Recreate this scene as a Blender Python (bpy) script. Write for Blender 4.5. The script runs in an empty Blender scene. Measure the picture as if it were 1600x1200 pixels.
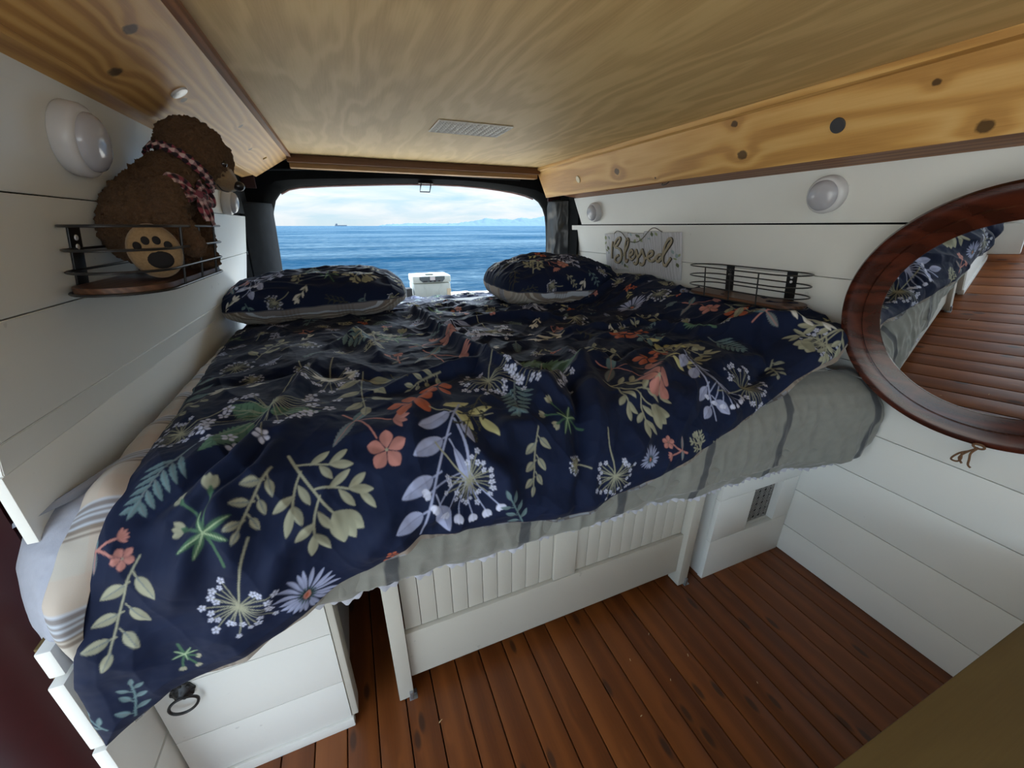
import bpy, bmesh, math, random
import numpy as np
from mathutils import Vector, Matrix
GLOWDIR = (-.85, -.30, .45); GLOW = 1.4; GLOW2 = 31.0; GLOWDIR2 = (.45, .72, .50); ZEN = 2.5; SKY = .60; EXPO = .70; FRONT = 2.9  # sky glow lobes, added out of view to brighten the interior
# ---------------------------------------------------------------- numpy cloth and print helpers
def hash2(ix, iy, seed):
    n = (ix.astype(np.int64) * 374761393 + iy.astype(np.int64) * 668265263 + seed * 1274126177) & 0xffffffff
    n = ((n ^ (n >> 13)) * 1274126177) & 0xffffffff
    return ((n ^ (n >> 16)) & 0xffff) / 65535.0
def vnoise(x, y, seed=0):
    ix = np.floor(x); iy = np.floor(y); fx = x - ix; fy = y - iy
    ix = ix.astype(np.int64); iy = iy.astype(np.int64)
    def g(a, b, dx, dy):
        h = hash2(a, b, seed) * 2 * np.pi
        return np.cos(h) * dx + np.sin(h) * dy
    u = fx*fx*fx*(fx*(fx*6-15)+10); v = fy*fy*fy*(fy*(fy*6-15)+10)
    n00 = g(ix, iy, fx, fy); n10 = g(ix+1, iy, fx-1, fy)
    n01 = g(ix, iy+1, fx, fy-1); n11 = g(ix+1, iy+1, fx-1, fy-1)
    return (n00*(1-u)+n10*u)*(1-v) + (n01*(1-u)+n11*u)*v
def fbm(x, y, seed=0, oct=4):
    s = 0; a = 1.0
    for k in range(oct):
        s = s + a * vnoise(x*2**k, y*2**k, seed+k*17); a *= .5
    return s
def sstep(a, b, x):
    t = np.clip((x-a)/(b-a), 0, 1); return t*t*(3-2*t)
def srgb(r, g, b):
    return tuple((c/255/12.92 if c/255 <= .04045 else ((c/255+.055)/1.055)**2.4) for c in (r, g, b))

class Canvas:
    """a cloth print: colours on a grid measured in metres of cloth"""
    def __init__(s, x0, x1, y0, y1, res, base):
        s.x0, s.y0, s.res = x0, y0, res
        s.w = int((x1-x0)/res)+2; s.h = int((y1-y0)/res)+2
        s.c = np.empty((s.h, s.w, 3), np.float32); s.c[:] = base
        s.occ = np.zeros((s.h, s.w), bool)
    def box(s, x0, x1, y0, y1):
        i0 = max(0, int((x0-s.x0)/s.res)); i1 = min(s.w, int((x1-s.x0)/s.res)+2)
        j0 = max(0, int((y0-s.y0)/s.res)); j1 = min(s.h, int((y1-s.y0)/s.res)+2)
        if i1 <= i0 or j1 <= j0: return None
        X = s.x0 + np.arange(i0, i1)*s.res; Y = s.y0 + np.arange(j0, j1)*s.res
        return slice(j0, j1), slice(i0, i1), X[None, :], Y[:, None]
    def put(s, sl, a, col):
        a = np.clip(a, 0, 1).astype(np.float32)[..., None]
        s.c[sl] = s.c[sl]*(1-a) + np.array(col, np.float32)*a
        s.occ[sl] |= a[..., 0] > .5
    def line(s, p, q, w, col, w2=None):
        w2 = w if w2 is None else w2
        m = max(w, w2)
        b = s.box(min(p[0], q[0])-m, max(p[0], q[0])+m, min(p[1], q[1])-m, max(p[1], q[1])+m)
        if b is None: return
        j, i, X, Y = b; dx, dy = q[0]-p[0], q[1]-p[1]; L = dx*dx+dy*dy+1e-12
        t = np.clip(((X-p[0])*dx+(Y-p[1])*dy)/L, 0, 1)
        d = np.hypot(X-p[0]-t*dx, Y-p[1]-t*dy)
        s.put((j, i), (w*(1-t)+w2*t-d)/s.res+.5, col)
    def curve(s, p, q, bend, w, col, w2=None, n=10):
        mx, my = (p[0]+q[0])/2-(q[1]-p[1])*bend, (p[1]+q[1])/2+(q[0]-p[0])*bend
        pts = []
        for k in range(n+1):
            t = k/n
            pts.append(((1-t)**2*p[0]+2*t*(1-t)*mx+t*t*q[0], (1-t)**2*p[1]+2*t*(1-t)*my+t*t*q[1]))
        w2 = w if w2 is None else w2
        for k in range(n): s.line(pts[k], pts[k+1], w+(w2-w)*k/n, col, w+(w2-w)*(k+1)/n)
        return pts
    def leaf(s, p, ang, L, W, col, shape=.8, vein=None, teeth=0, notch=0, tint=.12):
        m = max(L, W)
        c, sn = math.cos(ang), math.sin(ang)
        cx, cy = p[0]+c*L/2, p[1]+sn*L/2
        r = math.hypot(L/2, W/2)*1.1
        b = s.box(cx-r, cx+r, cy-r, cy+r)
        if b is None: return
        j, i, X, Y = b
        u = ((X-p[0])*c+(Y-p[1])*sn)/L; v = (-(X-p[0])*sn+(Y-p[1])*c)
        uu = np.clip(u, 1e-4, 1-1e-4)
        half = .84*W/2*np.sin(np.pi*uu**shape)**.8
        if teeth: half = half*(1-.28*np.abs(((uu*teeth+.6*np.abs(v)/W) % 1)))
        if notch: half = half*(1-notch*sstep(.75, 1, uu)*(np.abs(v) < W*.12))
        a = (half-np.abs(v))/s.res*.8+.5
        a = np.where((u < 0) | (u > 1), 0, a)
        sh = 1+tint*np.sign(v)*sstep(0, W*.1, np.abs(v))+tint*(uu-.5)
        aa = np.clip(a, 0, 1).astype(np.float32)[..., None]
        cc = np.clip(np.array(col, np.float32)[None, None]*sh[..., None].astype(np.float32), 0, 1)
        s.c[j, i] = s.c[j, i]*(1-aa)+cc*aa; s.occ[j, i] |= aa[..., 0] > .5
        if vein is not None: s.line(p, (p[0]+c*L*.9, p[1]+sn*L*.9), .0009, vein, .0005)
    def sample(s, X, Y):
        fx = np.clip((X-s.x0)/s.res, 0, s.w-1.001); fy = np.clip((Y-s.y0)/s.res, 0, s.h-1.001)
        i = fx.astype(int); j = fy.astype(int); a = (fx-i)[..., None]; b = (fy-j)[..., None]
        return (s.c[j, i]*(1-a)+s.c[j, i+1]*a)*(1-b)+(s.c[j+1, i]*(1-a)+s.c[j+1, i+1]*a)*b

CREAM = srgb(140, 140, 120); PALE = srgb(182, 186, 206); LAV = srgb(146, 153, 182); CORAL = srgb(164, 112, 104); ORANGE = srgb(160, 86, 62)
GREEN = srgb(58, 88, 68); TEAL = srgb(90, 114, 118); OLIVE = srgb(66, 66, 48); GREY = srgb(96, 105, 108); NAVY = srgb(15, 25, 50); DGREEN = srgb(48, 78, 64)
def rot(p, ang, d): return (p[0]+math.cos(ang)*d, p[1]+math.sin(ang)*d)
def m_umbel(cv, p, q, rng, col=PALE):
    ang = math.atan2(q[1]-p[1], q[0]-p[0]); L = math.hypot(q[0]-p[0], q[1]-p[1])
    hub = rot(p, ang, L*.60); R = L*.34
    cv.curve(p, hub, .08, .0013, CREAM)
    n = 24
    for k in range(n):
        a = ang+(k/(n-1)-.5)*math.radians(290)+rng.uniform(-.05, .05)
        r = R*rng.uniform(.55, 1.05)*(1-.15*abs(k/(n-1)-.5))
        e = rot(hub, a, r); cv.curve(hub, e, rng.uniform(-.1, .1), .0008, CREAM, .0006, 4)
        fr = R*.07*rng.uniform(.8, 1.25)
        for f in range(5):
            fa = a+f*2*math.pi/5
            cv.leaf(rot(e, fa, fr*.18), fa, fr*1.15, fr*.95, col, 1.3, None, 0, 0, .05)
    cv.leaf(rot(hub, ang+math.pi, R*.05), ang, R*.12, R*.1, CREAM)
def m_daisy(cv, p, q, rng, col=LAV):
    ang = math.atan2(q[1]-p[1], q[0]-p[0]); L = math.hypot(q[0]-p[0], q[1]-p[1])
    for k in range(21):
        a = k*2*math.pi/21+rng.uniform(-.07, .07)
        r = L*rng.uniform(.82, 1.0)*(1-.42*max(0, -math.cos(a-ang)))
        cv.leaf(rot(p, a, L*.16), a, r*.86, L*.15, col, 1.25, None, 0, 0, .1)
    for k in range(14):
        a = k*2*math.pi/14+.1; cv.line(rot(p, a, L*.1), rot(p, a, L*.26), .0007, DGREEN)
    cv.leaf(rot(p, ang+math.pi, L*.15), ang, L*.3, L*.26, CORAL)
    cv.leaf(rot(p, ang+math.pi, L*.1), ang, L*.18, L*.12, ORANGE)
def m_fern(cv, p, q, rng, col=TEAL):
    ang = math.atan2(q[1]-p[1], q[0]-p[0]); L = math.hypot(q[0]-p[0], q[1]-p[1])
    cv.curve(p, q, .06, .0017, GREY)
    for k in range(12):
        t = .22+.062*k; s = 1 if k % 2 else -1
        cv.leaf(rot(p, ang, L*t), ang+s*math.radians(50), L*(.44-.30*t), L*.105, col, .85, GREY, 5)
    cv.leaf(rot(p, ang, L*.82), ang, L*.22, L*.10, col, .8, GREY, 4)
def m_sprig(cv, p, q, rng, col=CREAM):
    ang = math.atan2(q[1]-p[1], q[0]-p[0]); L = math.hypot(q[0]-p[0], q[1]-p[1])
    cv.curve(p, q, .06, .0012, col)
    for k, t in enumerate((.12, .2, .42, .5, .68, .76)):
        s = 1 if k % 2 else -1; b = rot(p, ang, L*t)
        a = ang+s*math.radians(rng.uniform(38, 60)); e = rot(b, a, L*.06)
        cv.line(b, e, .001, col); cv.leaf(e, a, L*(.26-.08*t), L*(.15-.04*t), col, .75, GREY)
    cv.leaf(rot(p, ang, L*.9), ang+.1, L*.17, L*.1, col, .75, GREY)
def m_branch(cv, p, q, rng, col=CREAM):
    ang = math.atan2(q[1]-p[1], q[0]-p[0]); L = math.hypot(q[0]-p[0], q[1]-p[1])
    cv.curve(p, rot(p, ang, L*.72), .05, .0022, col, .0016)
    tip = rot(p, ang, L*.68)
    for d in (-.38, 0, .38): cv.leaf(tip, ang+d, L*.32, L*.2, col, 1.15)
    for t, s, n in ((.12, -1, 3), (.2, 1, 3), (.42, -1, 4), (.5, 1, 3)):
        b = rot(p, ang, L*t); a = ang+s*math.radians(48); e = rot(b, a, L*.3)
        cv.curve(b, e, .1*s, .0015, col)
        for k in range(n):
            bb = rot(b, a, L*(.12+.09*k)); cv.leaf(bb, a+(1 if k % 2 else -1)*.75, L*rng.uniform(.18, .26), L*.09, col, 1.1)
        cv.leaf(e, a, L*.24, L*.1, col, 1.1)
def m_coral(cv, p, q, rng, col=CORAL):
    ang = math.atan2(q[1]-p[1], q[0]-p[0]); L = math.hypot(q[0]-p[0], q[1]-p[1])
    cv.curve(p, rot(p, ang, L*.8), -.1, .002, col, .0014)
    def flower(c, r, cc):
        for f in range(5):
            fa = ang+f*2*math.pi/5; cv.leaf(rot(c, fa, r*.05), fa, r, r*.85, cc, 1.35)
        cv.leaf(rot(c, ang+math.pi, r*.1), ang, r*.2, r*.2, CREAM)
    b = rot(p, ang, L*.3)
    cv.leaf(b, ang+1.15, L*.5, L*.2, GREY, .8, col, 9); cv.leaf(b, ang-2.2, L*.42, L*.18, TEAL, .8, col)
    e = rot(b, ang-.75, L*.5); cv.curve(b, e, -.1, .0015, col)
    for k in range(5): cv.leaf(rot(e, ang-.75, L*.02), ang-.75+(k-2)*.42, L*.24, L*.09, col, 1.2)
    flower(q, L*.24, col)
def m_orange(cv, p, q, rng): 
    ang = math.atan2(q[1]-p[1], q[0]-p[0]); L = math.hypot(q[0]-p[0], q[1]-p[1])
    for c, r in ((p, .55), (rot(p, ang+.9, L*1.0), .42)):
        for f in range(5):
            fa = ang+f*2*math.pi/5; cv.leaf(rot(c, fa, L*.05), fa, L*r, L*r*.8, ORANGE, 1.35)
    cv.curve(rot(p, ang+2.3, L*.5), rot(p, ang+2.0, L*2), .2, .0012, CREAM)
    for k in range(4): cv.leaf(rot(p, ang+2.1, L*(.8+.3*k)), ang+2.1+(k % 2-.5)*1.4, L*.7, L*.28, srgb(168, 165, 120), .85)
def m_big(cv, p, q, rng, col=srgb(76, 104, 86)):
    ang = math.atan2(q[1]-p[1], q[0]-p[0]); L = math.hypot(q[0]-p[0], q[1]-p[1])
    cv.leaf(p, ang, L, L*.62, col, .7, srgb(110, 130, 110), 13)
    for t in (.15, .3, .45, .6, .75):
        for s in (1, -1): cv.curve(rot(p, ang, L*t), rot(rot(p, ang, L*t), ang+s*.8, L*.22*(1.2-t)), .1*s, .0008, DGREEN, .0004, 5)
def m_plant(cv, p, q, rng):
    ang = math.atan2(q[1]-p[1], q[0]-p[0]); L = math.hypot(q[0]-p[0], q[1]-p[1])
    m = rot(p, ang, L*.42); cv.curve(p, m, .08, .002, GREEN)
    for a, l in ((-.25, .45), (.5, .42), (-.9, .25)):
        e = rot(m, ang+a, L*l); cv.curve(m, e, .15, .0014, GREEN)
        for d in (-.45, 0, .45): cv.leaf(e, ang+a+d, L*.17, L*.1, CREAM, 1.2)
        cv.leaf(rot(m, ang+a, L*l*.9), ang+a+.2, L*.1, L*.07, GREEN)
    for a, l in ((1.6, .34), (-1.6, .36), (2.4, .3), (-2.2, .3), (.1, .25)):
        cv.leaf(m, ang+a, L*l, L*.09, GREEN, .8, srgb(150, 170, 135))
def m_white(cv, p, q, rng, col=LAV):
    ang = math.atan2(q[1]-p[1], q[0]-p[0]); L = math.hypot(q[0]-p[0], q[1]-p[1])
    cv.curve(p, q, .05, .0018, col)
    for t, s, l, w in ((.1, 1, .27, .13), (.14, -1, .2, .07), (.32, 1, .24, .14), (.36, -1, .34, .07), (.58, 1, .24, .12), (.72, -1, .2, .14), (.8, 1, .2, .13)):
        b = rot(p, ang, L*t); a = ang+s*math.radians(42); e = rot(b, a, L*.07)
        cv.line(b, e, .0013, col); cv.leaf(e, a, L*l, L*w, col, .8, srgb(120, 125, 150))
    h = rot(rot(p, ang, L*.3), ang-.7, L*.28); cv.curve(rot(p, ang, L*.2), h, -.1, .0022, col)
    for k in range(7):
        a = ang-1.1+k*.32; e = rot(h, a, L*.3); cv.curve(h, e, .1, .001, col)
        cv.leaf(e, a+.5, L*.06, L*.045, PALE, 1.2); cv.leaf(e, a-.5, L*.055, L*.045, PALE, 1.2); cv.leaf(e, a, L*.055, L*.04, PALE, 1.2)
def m_twig(cv, p, q, rng):
    ang = math.atan2(q[1]-p[1], q[0]-p[0]); L = math.hypot(q[0]-p[0], q[1]-p[1])
    cv.curve(p, q, .08, .0012, OLIVE)
    for k in range(7):
        b = rot(p, ang, L*(.12+.11*k)); a = ang+(1 if k % 2 else -1)*.8; e = rot(b, a, L*.24); cv.curve(b, e, .1, .0009, OLIVE)
        for j in range(3):
            c = rot(b, a, L*(.1+.06*j)); cv.leaf(c, a+(j-1)*.7, L*.08, L*.05, OLIVE); cv.leaf(rot(c, a, L*.015), a+(j-1)*.7, L*.045, L*.025, NAVY)
def m_lily(cv, p, q, rng):
    ang = math.atan2(q[1]-p[1], q[0]-p[0]); L = math.hypot(q[0]-p[0], q[1]-p[1])
    cv.curve(p, q, .05, .0018, CREAM)
    for t, a, l in ((0.05, .6, .35), (.1, -.5, .3), (.35, .5, .4), (.5, -.35, .5), (.8, .5, .3), (.85, 0, .3), (.8, -.6, .28)):
        cv.leaf(rot(p, ang, L*t), ang+a, L*l, L*.13, srgb(190, 188, 180), 1.1)
MOT = dict(umbel=m_umbel, daisy=m_daisy, fern=m_fern, sprig=m_sprig, branch=m_branch, coral=m_coral, orange=m_orange, big=m_big, plant=m_plant, white=m_white, twig=m_twig, lily=m_lily)
def tealsprig(cv, p, q, rng): m_sprig(cv, p, q, rng, TEAL)
MOT['teal'] = tealsprig

def plaid(a, b):
    """beige tartan lining: two directions of grouped stripes"""
    base = np.array(srgb(172, 166, 156)); peach = np.array(srgb(178, 156, 138)); brown = np.array(srgb(98, 84, 74)); blue = np.array(srgb(168, 184, 204))
    c = np.empty(a.shape+(3,)); c[:] = base
    def mix(m, col):
        c[:] = c*(1-m[..., None])+col*m[..., None]
    mix(.35*(((a/.19) % 1) < .3), peach); mix(.35*(((b/.13) % 1) < .35), peach); mix(.6*((((b+.09)/.13) % 1) < .25), blue)
    for ph in (.36, .43, .50, .57, .64):
        mix(.75*(np.abs(((b/.13) % 1)-ph) < .022), brown)
        mix(.35*(np.abs(((a/.19) % 1)-ph) < .02), brown)
    return c

# ---------------------------------------------------------------- the duvet as a surface: cloth coordinates (X across, T from the rear edge to the hem)
YB = 2.24; YF = .70; RR = .155
def d_top(X, Y):
    z = .752 + .098*sstep(.95, 1.22, X)*sstep(.5, .8, Y) - .015*sstep(-.2, -.42, X)
    z = z-.045*sstep(1.55, 2.15, Y)
    return z
HEMX = [-.46, -.40, -.34, -.26, -.18, -.09, 0, .05, .12, .20, .30, .385, .45, .60, .70, .79, .90, 1.02, 1.15, 1.21, 1.25, 1.29]
HEMT = [2.00, 1.96, 1.925, 1.915, 1.885, 1.835, 1.80, 1.775, 1.79, 1.80, 1.82, 1.825, 1.81, 1.785, 1.75, 1.725, 1.69, 1.655, 1.64, 1.61, 1.565, 1.50]
LFT = [0.0, .3, .55, .9, 1.3, 1.48, 1.60, 1.68, 1.76, 1.85, 2.05]
LFX = [-.41, -.41, -.415, -.405, -.372, -.362, -.36, -.378, -.405, -.43, -.44]
def base_pt(X, T):
    """unwrinkled drape: flat top, rolled front, hanging hem"""
    L1 = YB-YF; A = RR*math.pi/2
    Y = np.where(T < L1, YB-T, 0.0); z = np.zeros_like(T)
    th = np.clip((T-L1)/RR, 0, math.pi/2*.96)
    over = np.clip(T-L1-A*.96, 0, None)
    Y = np.where(T < L1, YB-T, YF-RR*np.sin(th)-over*math.cos(math.pi/2*.96)*.2)
    Y = Y-.045*sstep(.95, 1.27, X)*sstep(.5, 1.5, T)
    zt = d_top(X, np.where(T < L1, YB-T, YF))
    z = np.where(T < L1, zt, zt-RR*(1-np.cos(th))-over)
    nY = np.where(T < L1, 0, -np.sin(th)); nz = np.where(T < L1, 1, np.cos(th))
    return Y, z, nY, nz
def ridge(X, T, pts, w, h, sharp=1.0, asym=0.0):
    best = np.full(X.shape, 9.0); sg = np.zeros(X.shape); tt = np.zeros(X.shape); n = len(pts)-1
    for k in range(n):
        (ax, ay), (bx, by) = pts[k], pts[k+1]; dx, dy = bx-ax, by-ay; L = dx*dx+dy*dy
        t = np.clip(((X-ax)*dx+(T-ay)*dy)/L, 0, 1); d = np.hypot(X-ax-t*dx, T-ay-t*dy)
        m = d < best; best = np.where(m, d, best); sg = np.where(m, np.sign((X-ax)*dy-(T-ay)*dx), sg); tt = np.where(m, (k+t)/n, tt)
    ww = w*(1+asym*sg)
    return h*np.sin(np.pi*np.clip(tt*.9+.05, 0, 1))**.5*np.exp(-(best/ww)**(1+sharp))
RIDGES = []
RIDGES = [([(0.217, 0.557), (0.258, 0.977), (0.279, 1.268), (0.313, 1.47), (0.367, 1.586)], 0.022, 0.03, 1, 0.35),
 ([(-0.098, 1.167), (-0.158, 1.46), (-0.198, 1.6), (-0.28, 1.661)], 0.018, 0.02, 1, 0),
 ([(-0.124, 1.474), (-0.169, 1.623), (-0.251, 1.689), (-0.29, 1.75)], 0.02, 0.02, 1, 0),
 ([(-0.144, 1.465), (-0.225, 1.574), (-0.306, 1.643)], 0.016, -0.016, 1, 0),
 ([(-0.155, 1.569), (-0.191, 1.614), (-0.261, 1.679)], 0.014, -0.016, 1, 0),
 ([(0.446, 1.37), (0.427, 1.549), (0.385, 1.645), (0.351, 1.794)], 0.014, -0.018, 1, 0),
 ([(0.566, 1.257), (0.473, 1.556), (0.421, 1.653)], 0.025, 0.018, 1, 0),
 ([(0.032, 1.412), (0.151, 1.385), (0.269, 1.356), (0.284, 1.502)], 0.028, 0.028, 1, 0.3),
 ([(0.156, 1.442), (0.086, 1.557), (0.051, 1.634)], 0.02, 0.012, 1, 0),
 ([(0.155, 1.651), (0.204, 1.707), (0.211, 1.753)], 0.022, 0.022, 1, 0),
 ([(0.189, 1.645), (0.244, 1.631), (0.335, 1.643)], 0.02, 0.016, 1, 0),
 ([(0.219, 1.704), (0.119, 1.742), (0.047, 1.774)], 0.018, -0.014, 1, 0),
 ([(0.994, 1.365), (1.101, 1.457), (1.178, 1.589)], 0.03, 0.03, 1, 0),
 ([(0.479, 1.634), (0.619, 1.582), (0.882, 1.452)], 0.02, 0.02, 1, 0),
 ([(1.042, 1.497), (1.006, 1.59), (0.824, 1.645)], 0.02, -0.02, 1, 0),
 ([(-0.078, 1.019), (-0.005, 0.94), (0.052, 1.206)], 0.02, 0.02, 1, 0),
 ([(0.295, 0.91), (0.546, 0.895), (0.804, 1.02)], 0.02, 0.02, 1, 0),
 ([(0.626, 1.152), (0.938, 1.144), (1.001, 1.372)], 0.018, 0.02, 1, 0),
 ([(-0.226, 1.625), (-0.201, 1.693), (-0.224, 1.745)], 0.02, 0.014, 1, 0),
 ([(-0.095, 1.695), (-0.152, 1.731), (-0.198, 1.815)], 0.022, 0.015, 1, 0),
 ([(-0.004, 1.662), (-0.041, 1.707), (-0.107, 1.766)], 0.022, -0.012, 1, 0),
 ([(0.041, 1.689), (-0.007, 1.73), (-0.053, 1.783)], 0.02, 0.012, 1, 0),
 ([(0.542, 1.643), (0.492, 1.714), (0.439, 1.773)], 0.03, 0.01, 1, 0),
 ([(0.265, 0.574), (0.402, 0.471), (0.485, 0.639)], 0.03, 0.015, 1, 0),
 ([(0.298, 1.6), (0.377, 1.537), (0.567, 1.424), (0.739, 1.42)], 0.02, 0.018, 1, 0),
 ([(-0.328, 1.223), (-0.176, 1.205), (0.039, 1.336)], 0.03, -0.012, 1, 0),
 ([(0.584, 1.301), (0.623, 1.43), (0.905, 1.367)], 0.015, -0.016, 1, 0)]
def wrinkle(X, T):
    wx = X+.05*vnoise(X*4, T*4, 3); wt = T+.05*vnoise(X*4, T*4, 9)
    d = .018*fbm(wx*3.2, wt*3.2, 1, 3)+.004*fbm(wx*17, wt*17, 91, 3)
    # long soft folds that run along the bed at the left, crumple at the right
    k = sstep(.15, .6, X)*sstep(.1, .5, T)
    f1 = 1-np.abs(vnoise(wx*6.5-wt*3.2, wt*1.6, 21)*2)
    f2 = 1-np.abs(vnoise(wx*3.2, wt*10, 33)*2)
    f3 = 1-np.abs(vnoise(wx*14+wt*6, wt*6, 41)*2)
    d = d+.016*(1-.55*k)*np.clip(f1-.35, 0, 1)**1.6 + .026*(.35+.65*sstep(1.5, .6, T))*(.40+.60*sstep(-.05, .45, X))*np.clip(f2-.3, 0, 1)**1.7+.005*np.clip(f3-.4, 0, 1)
    d = d+.016*np.clip(1-np.abs(vnoise(wx*9+3, wt*9, 57)*2.2)-.35, 0, 1)*(.3+.7*k)
    for r in RIDGES: d = d+1.3*ridge(X+.012*vnoise(X*12, T*12, 77), T+.012*vnoise(X*12, T*12, 78), *r)
    hang = sstep(1.66, 1.9, T)
    d = d+hang*.012*np.sin(X*22+2*vnoise(X*5, T*2, 5)) + hang*.010*(1-np.abs(vnoise(wx*13, wt*3, 63)*2))
    return d
def hem_at(X): return np.interp(X, HEMX, HEMT)
def left_at(T): return np.interp(T, LFT, LFX)
XR0 = 1.29
def duvet_grid(nu, nt):
    u = np.linspace(0, 1, nu)[None, :]; v = np.linspace(0, 1, nt)[:, None]
    v = v**.8                                     # finer towards the hem
    T = v*1.9+0*u
    for it in range(4):
        X = left_at(T)*(1-u)+XR0*u; T = v*hem_at(X)
    X = left_at(T)*(1-u)+XR0*u
    Y, z, nY, nz = base_pt(X, T)
    w = wrinkle(X, T)
    edge = np.minimum(np.minimum((X-left_at(T))/.03, (XR0-X)/.03), (hem_at(X)-T)/.03)
    puff = np.clip(edge, 0, 1)**.5
    w = w*(.35+.65*puff)+.012*puff
    P = np.stack([X+.0*w, Y+nY*w, z+nz*w], -1)
    # the front-left corner sags outwards a little
    return X, T, P
# ---------------------------------------------------------------- scene helpers
sc = bpy.context.scene
COL = sc.collection
random.seed(4); nrng = np.random.default_rng(7)
def tag(o, label=None, cat=None, group=None, kind=None):
    if label: o['label'] = label
    if cat: o['category'] = cat
    if group: o['group'] = group
    if kind: o['kind'] = kind
    return o
def empty(name, loc=(0, 0, 0)):
    o = bpy.data.objects.new(name, None); o.location = loc; o.empty_display_size = .05; COL.objects.link(o); return o
class MB:
    def __init__(s): s.v = []; s.f = []; s.m = []; s.sm = []
    def add(s, vs, fs, mi=0, smooth=False):
        b = len(s.v); s.v += [tuple(v) for v in vs]; s.f += [tuple(i+b for i in f) for f in fs]; s.m += [mi]*len(fs); s.sm += [smooth]*len(fs); return s
    def box(s, a, b, mi=0, mat=None):
        x0, y0, z0 = a; x1, y1, z1 = b
        vs = [(x0, y0, z0), (x1, y0, z0), (x1, y1, z0), (x0, y1, z0), (x0, y0, z1), (x1, y0, z1), (x1, y1, z1), (x0, y1, z1)]
        if mat: vs = [tuple(mat @ Vector(v)) for v in vs]
        return s.add(vs, [(0, 3, 2, 1), (4, 5, 6, 7), (0, 1, 5, 4), (1, 2, 6, 5), (2, 3, 7, 6), (3, 0, 4, 7)], mi)
    def cbox(s, a, b, c=.003, mi=0, mat=None):
        """box with chamfered edges"""
        bm = bmesh.new(); x0, y0, z0 = a; x1, y1, z1 = b
        vs = [bm.verts.new(p) for p in [(x0, y0, z0), (x1, y0, z0), (x1, y1, z0), (x0, y1, z0), (x0, y0, z1), (x1, y0, z1), (x1, y1, z1), (x0, y1, z1)]]
        for f in [(0, 3, 2, 1), (4, 5, 6, 7), (0, 1, 5, 4), (1, 2, 6, 5), (2, 3, 7, 6), (3, 0, 4, 7)]: bm.faces.new([vs[i] for i in f])
        bmesh.ops.bevel(bm, geom=bm.edges[:], offset=c, segments=2, profile=.6, affect='EDGES')
        bm.verts.index_update(); V = [tuple(mat @ v.co) if mat else tuple(v.co) for v in bm.verts]; F = [tuple(v.index for v in f.verts) for f in bm.faces]; bm.free()
        return s.add(V, F, mi)
    def tube(s, pts, r, n=8, mi=0, closed=False, flat=1.0, up=None):
        pts = [Vector(p) for p in pts]; N = len(pts); V = []; F = []
        rs = r if isinstance(r, (list, tuple)) else [r]*N
        prev = None
        for k in range(N):
            if closed: t = pts[(k+1) % N]-pts[k-1]
            else: t = pts[min(k+1, N-1)]-pts[max(k-1, 0)]
            t.normalize()
            a = up if up is not None else (prev if prev is not None else (Vector((0, 0, 1)) if abs(t.z) < .9 else Vector((1, 0, 0))))
            u = (a-t*a.dot(t))
            if u.length < 1e-6: u = t.orthogonal()
            u.normalize(); w = t.cross(u); prev = u if up is None else None
            for j in range(n):
                q = 2*math.pi*j/n; V.append(pts[k]+w*math.cos(q)*rs[k]+u*math.sin(q)*rs[k]*flat)
        M = N if closed else N-1
        for k in range(M):
            for j in range(n):
                a0 = k*n+j; a1 = k*n+(j+1) % n; b0 = ((k+1) % N)*n+j; b1 = ((k+1) % N)*n+(j+1) % n
                F.append((a0, a1, b1, b0))
        if not closed: F.append(tuple(range(n-1, -1, -1))); F.append(tuple((N-1)*n+j for j in range(n)))
        return s.add(V, F, mi, True)
    def lathe(s, prof, mat=None, n=32, mi=0):
        """profile (r, h) turned about local z"""
        V = []; F = []; m = mat or Matrix()
        for r, h in prof:
            for j in range(n): q = 2*math.pi*j/n; V.append(tuple(m @ Vector((r*math.cos(q), r*math.sin(q), h))))
        for k in range(len(prof)-1):
            for j in range(n): F.append((k*n+j, k*n+(j+1) % n, (k+1)*n+(j+1) % n, (k+1)*n+j))
        F.append(tuple(range(n-1, -1, -1))); F.append(tuple((len(prof)-1)*n+j for j in range(n)))
        return s.add(V, F, mi, True)
    def prism(s, poly, d, mi=0):
        """polygon of 3D points pushed along d"""
        n = len(poly); d = Vector(d); a = [Vector(p) for p in poly]; V = a+[p+d for p in a]
        F = [tuple(range(n-1, -1, -1)), tuple(range(n, 2*n))]+[(i, (i+1) % n, n+(i+1) % n, n+i) for i in range(n)]
        return s.add(V, F, mi)
    def build(s, name, mats, parent=None, loc=None):
        me = bpy.data.meshes.new(name); me.from_pydata([tuple(v) for v in s.v], [], s.f)
        for m in (mats if isinstance(mats, (list, tuple)) else [mats]): me.materials.append(m)
        me.polygons.foreach_set('material_index', s.m); me.polygons.foreach_set('use_smooth', s.sm); me.update()
        bm = bmesh.new(); bm.from_mesh(me); bmesh.ops.recalc_face_normals(bm, faces=bm.faces[:]); bm.to_mesh(me); bm.free()
        me.set_sharp_from_angle(angle=math.radians(38))
        o = bpy.data.objects.new(name, me); COL.objects.link(o)
        if parent is not None:
            o.parent = parent
            o.matrix_parent_inverse = Matrix.Translation(-Vector(parent.location)) if parent.type == 'EMPTY' else Matrix()
        return o
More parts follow.
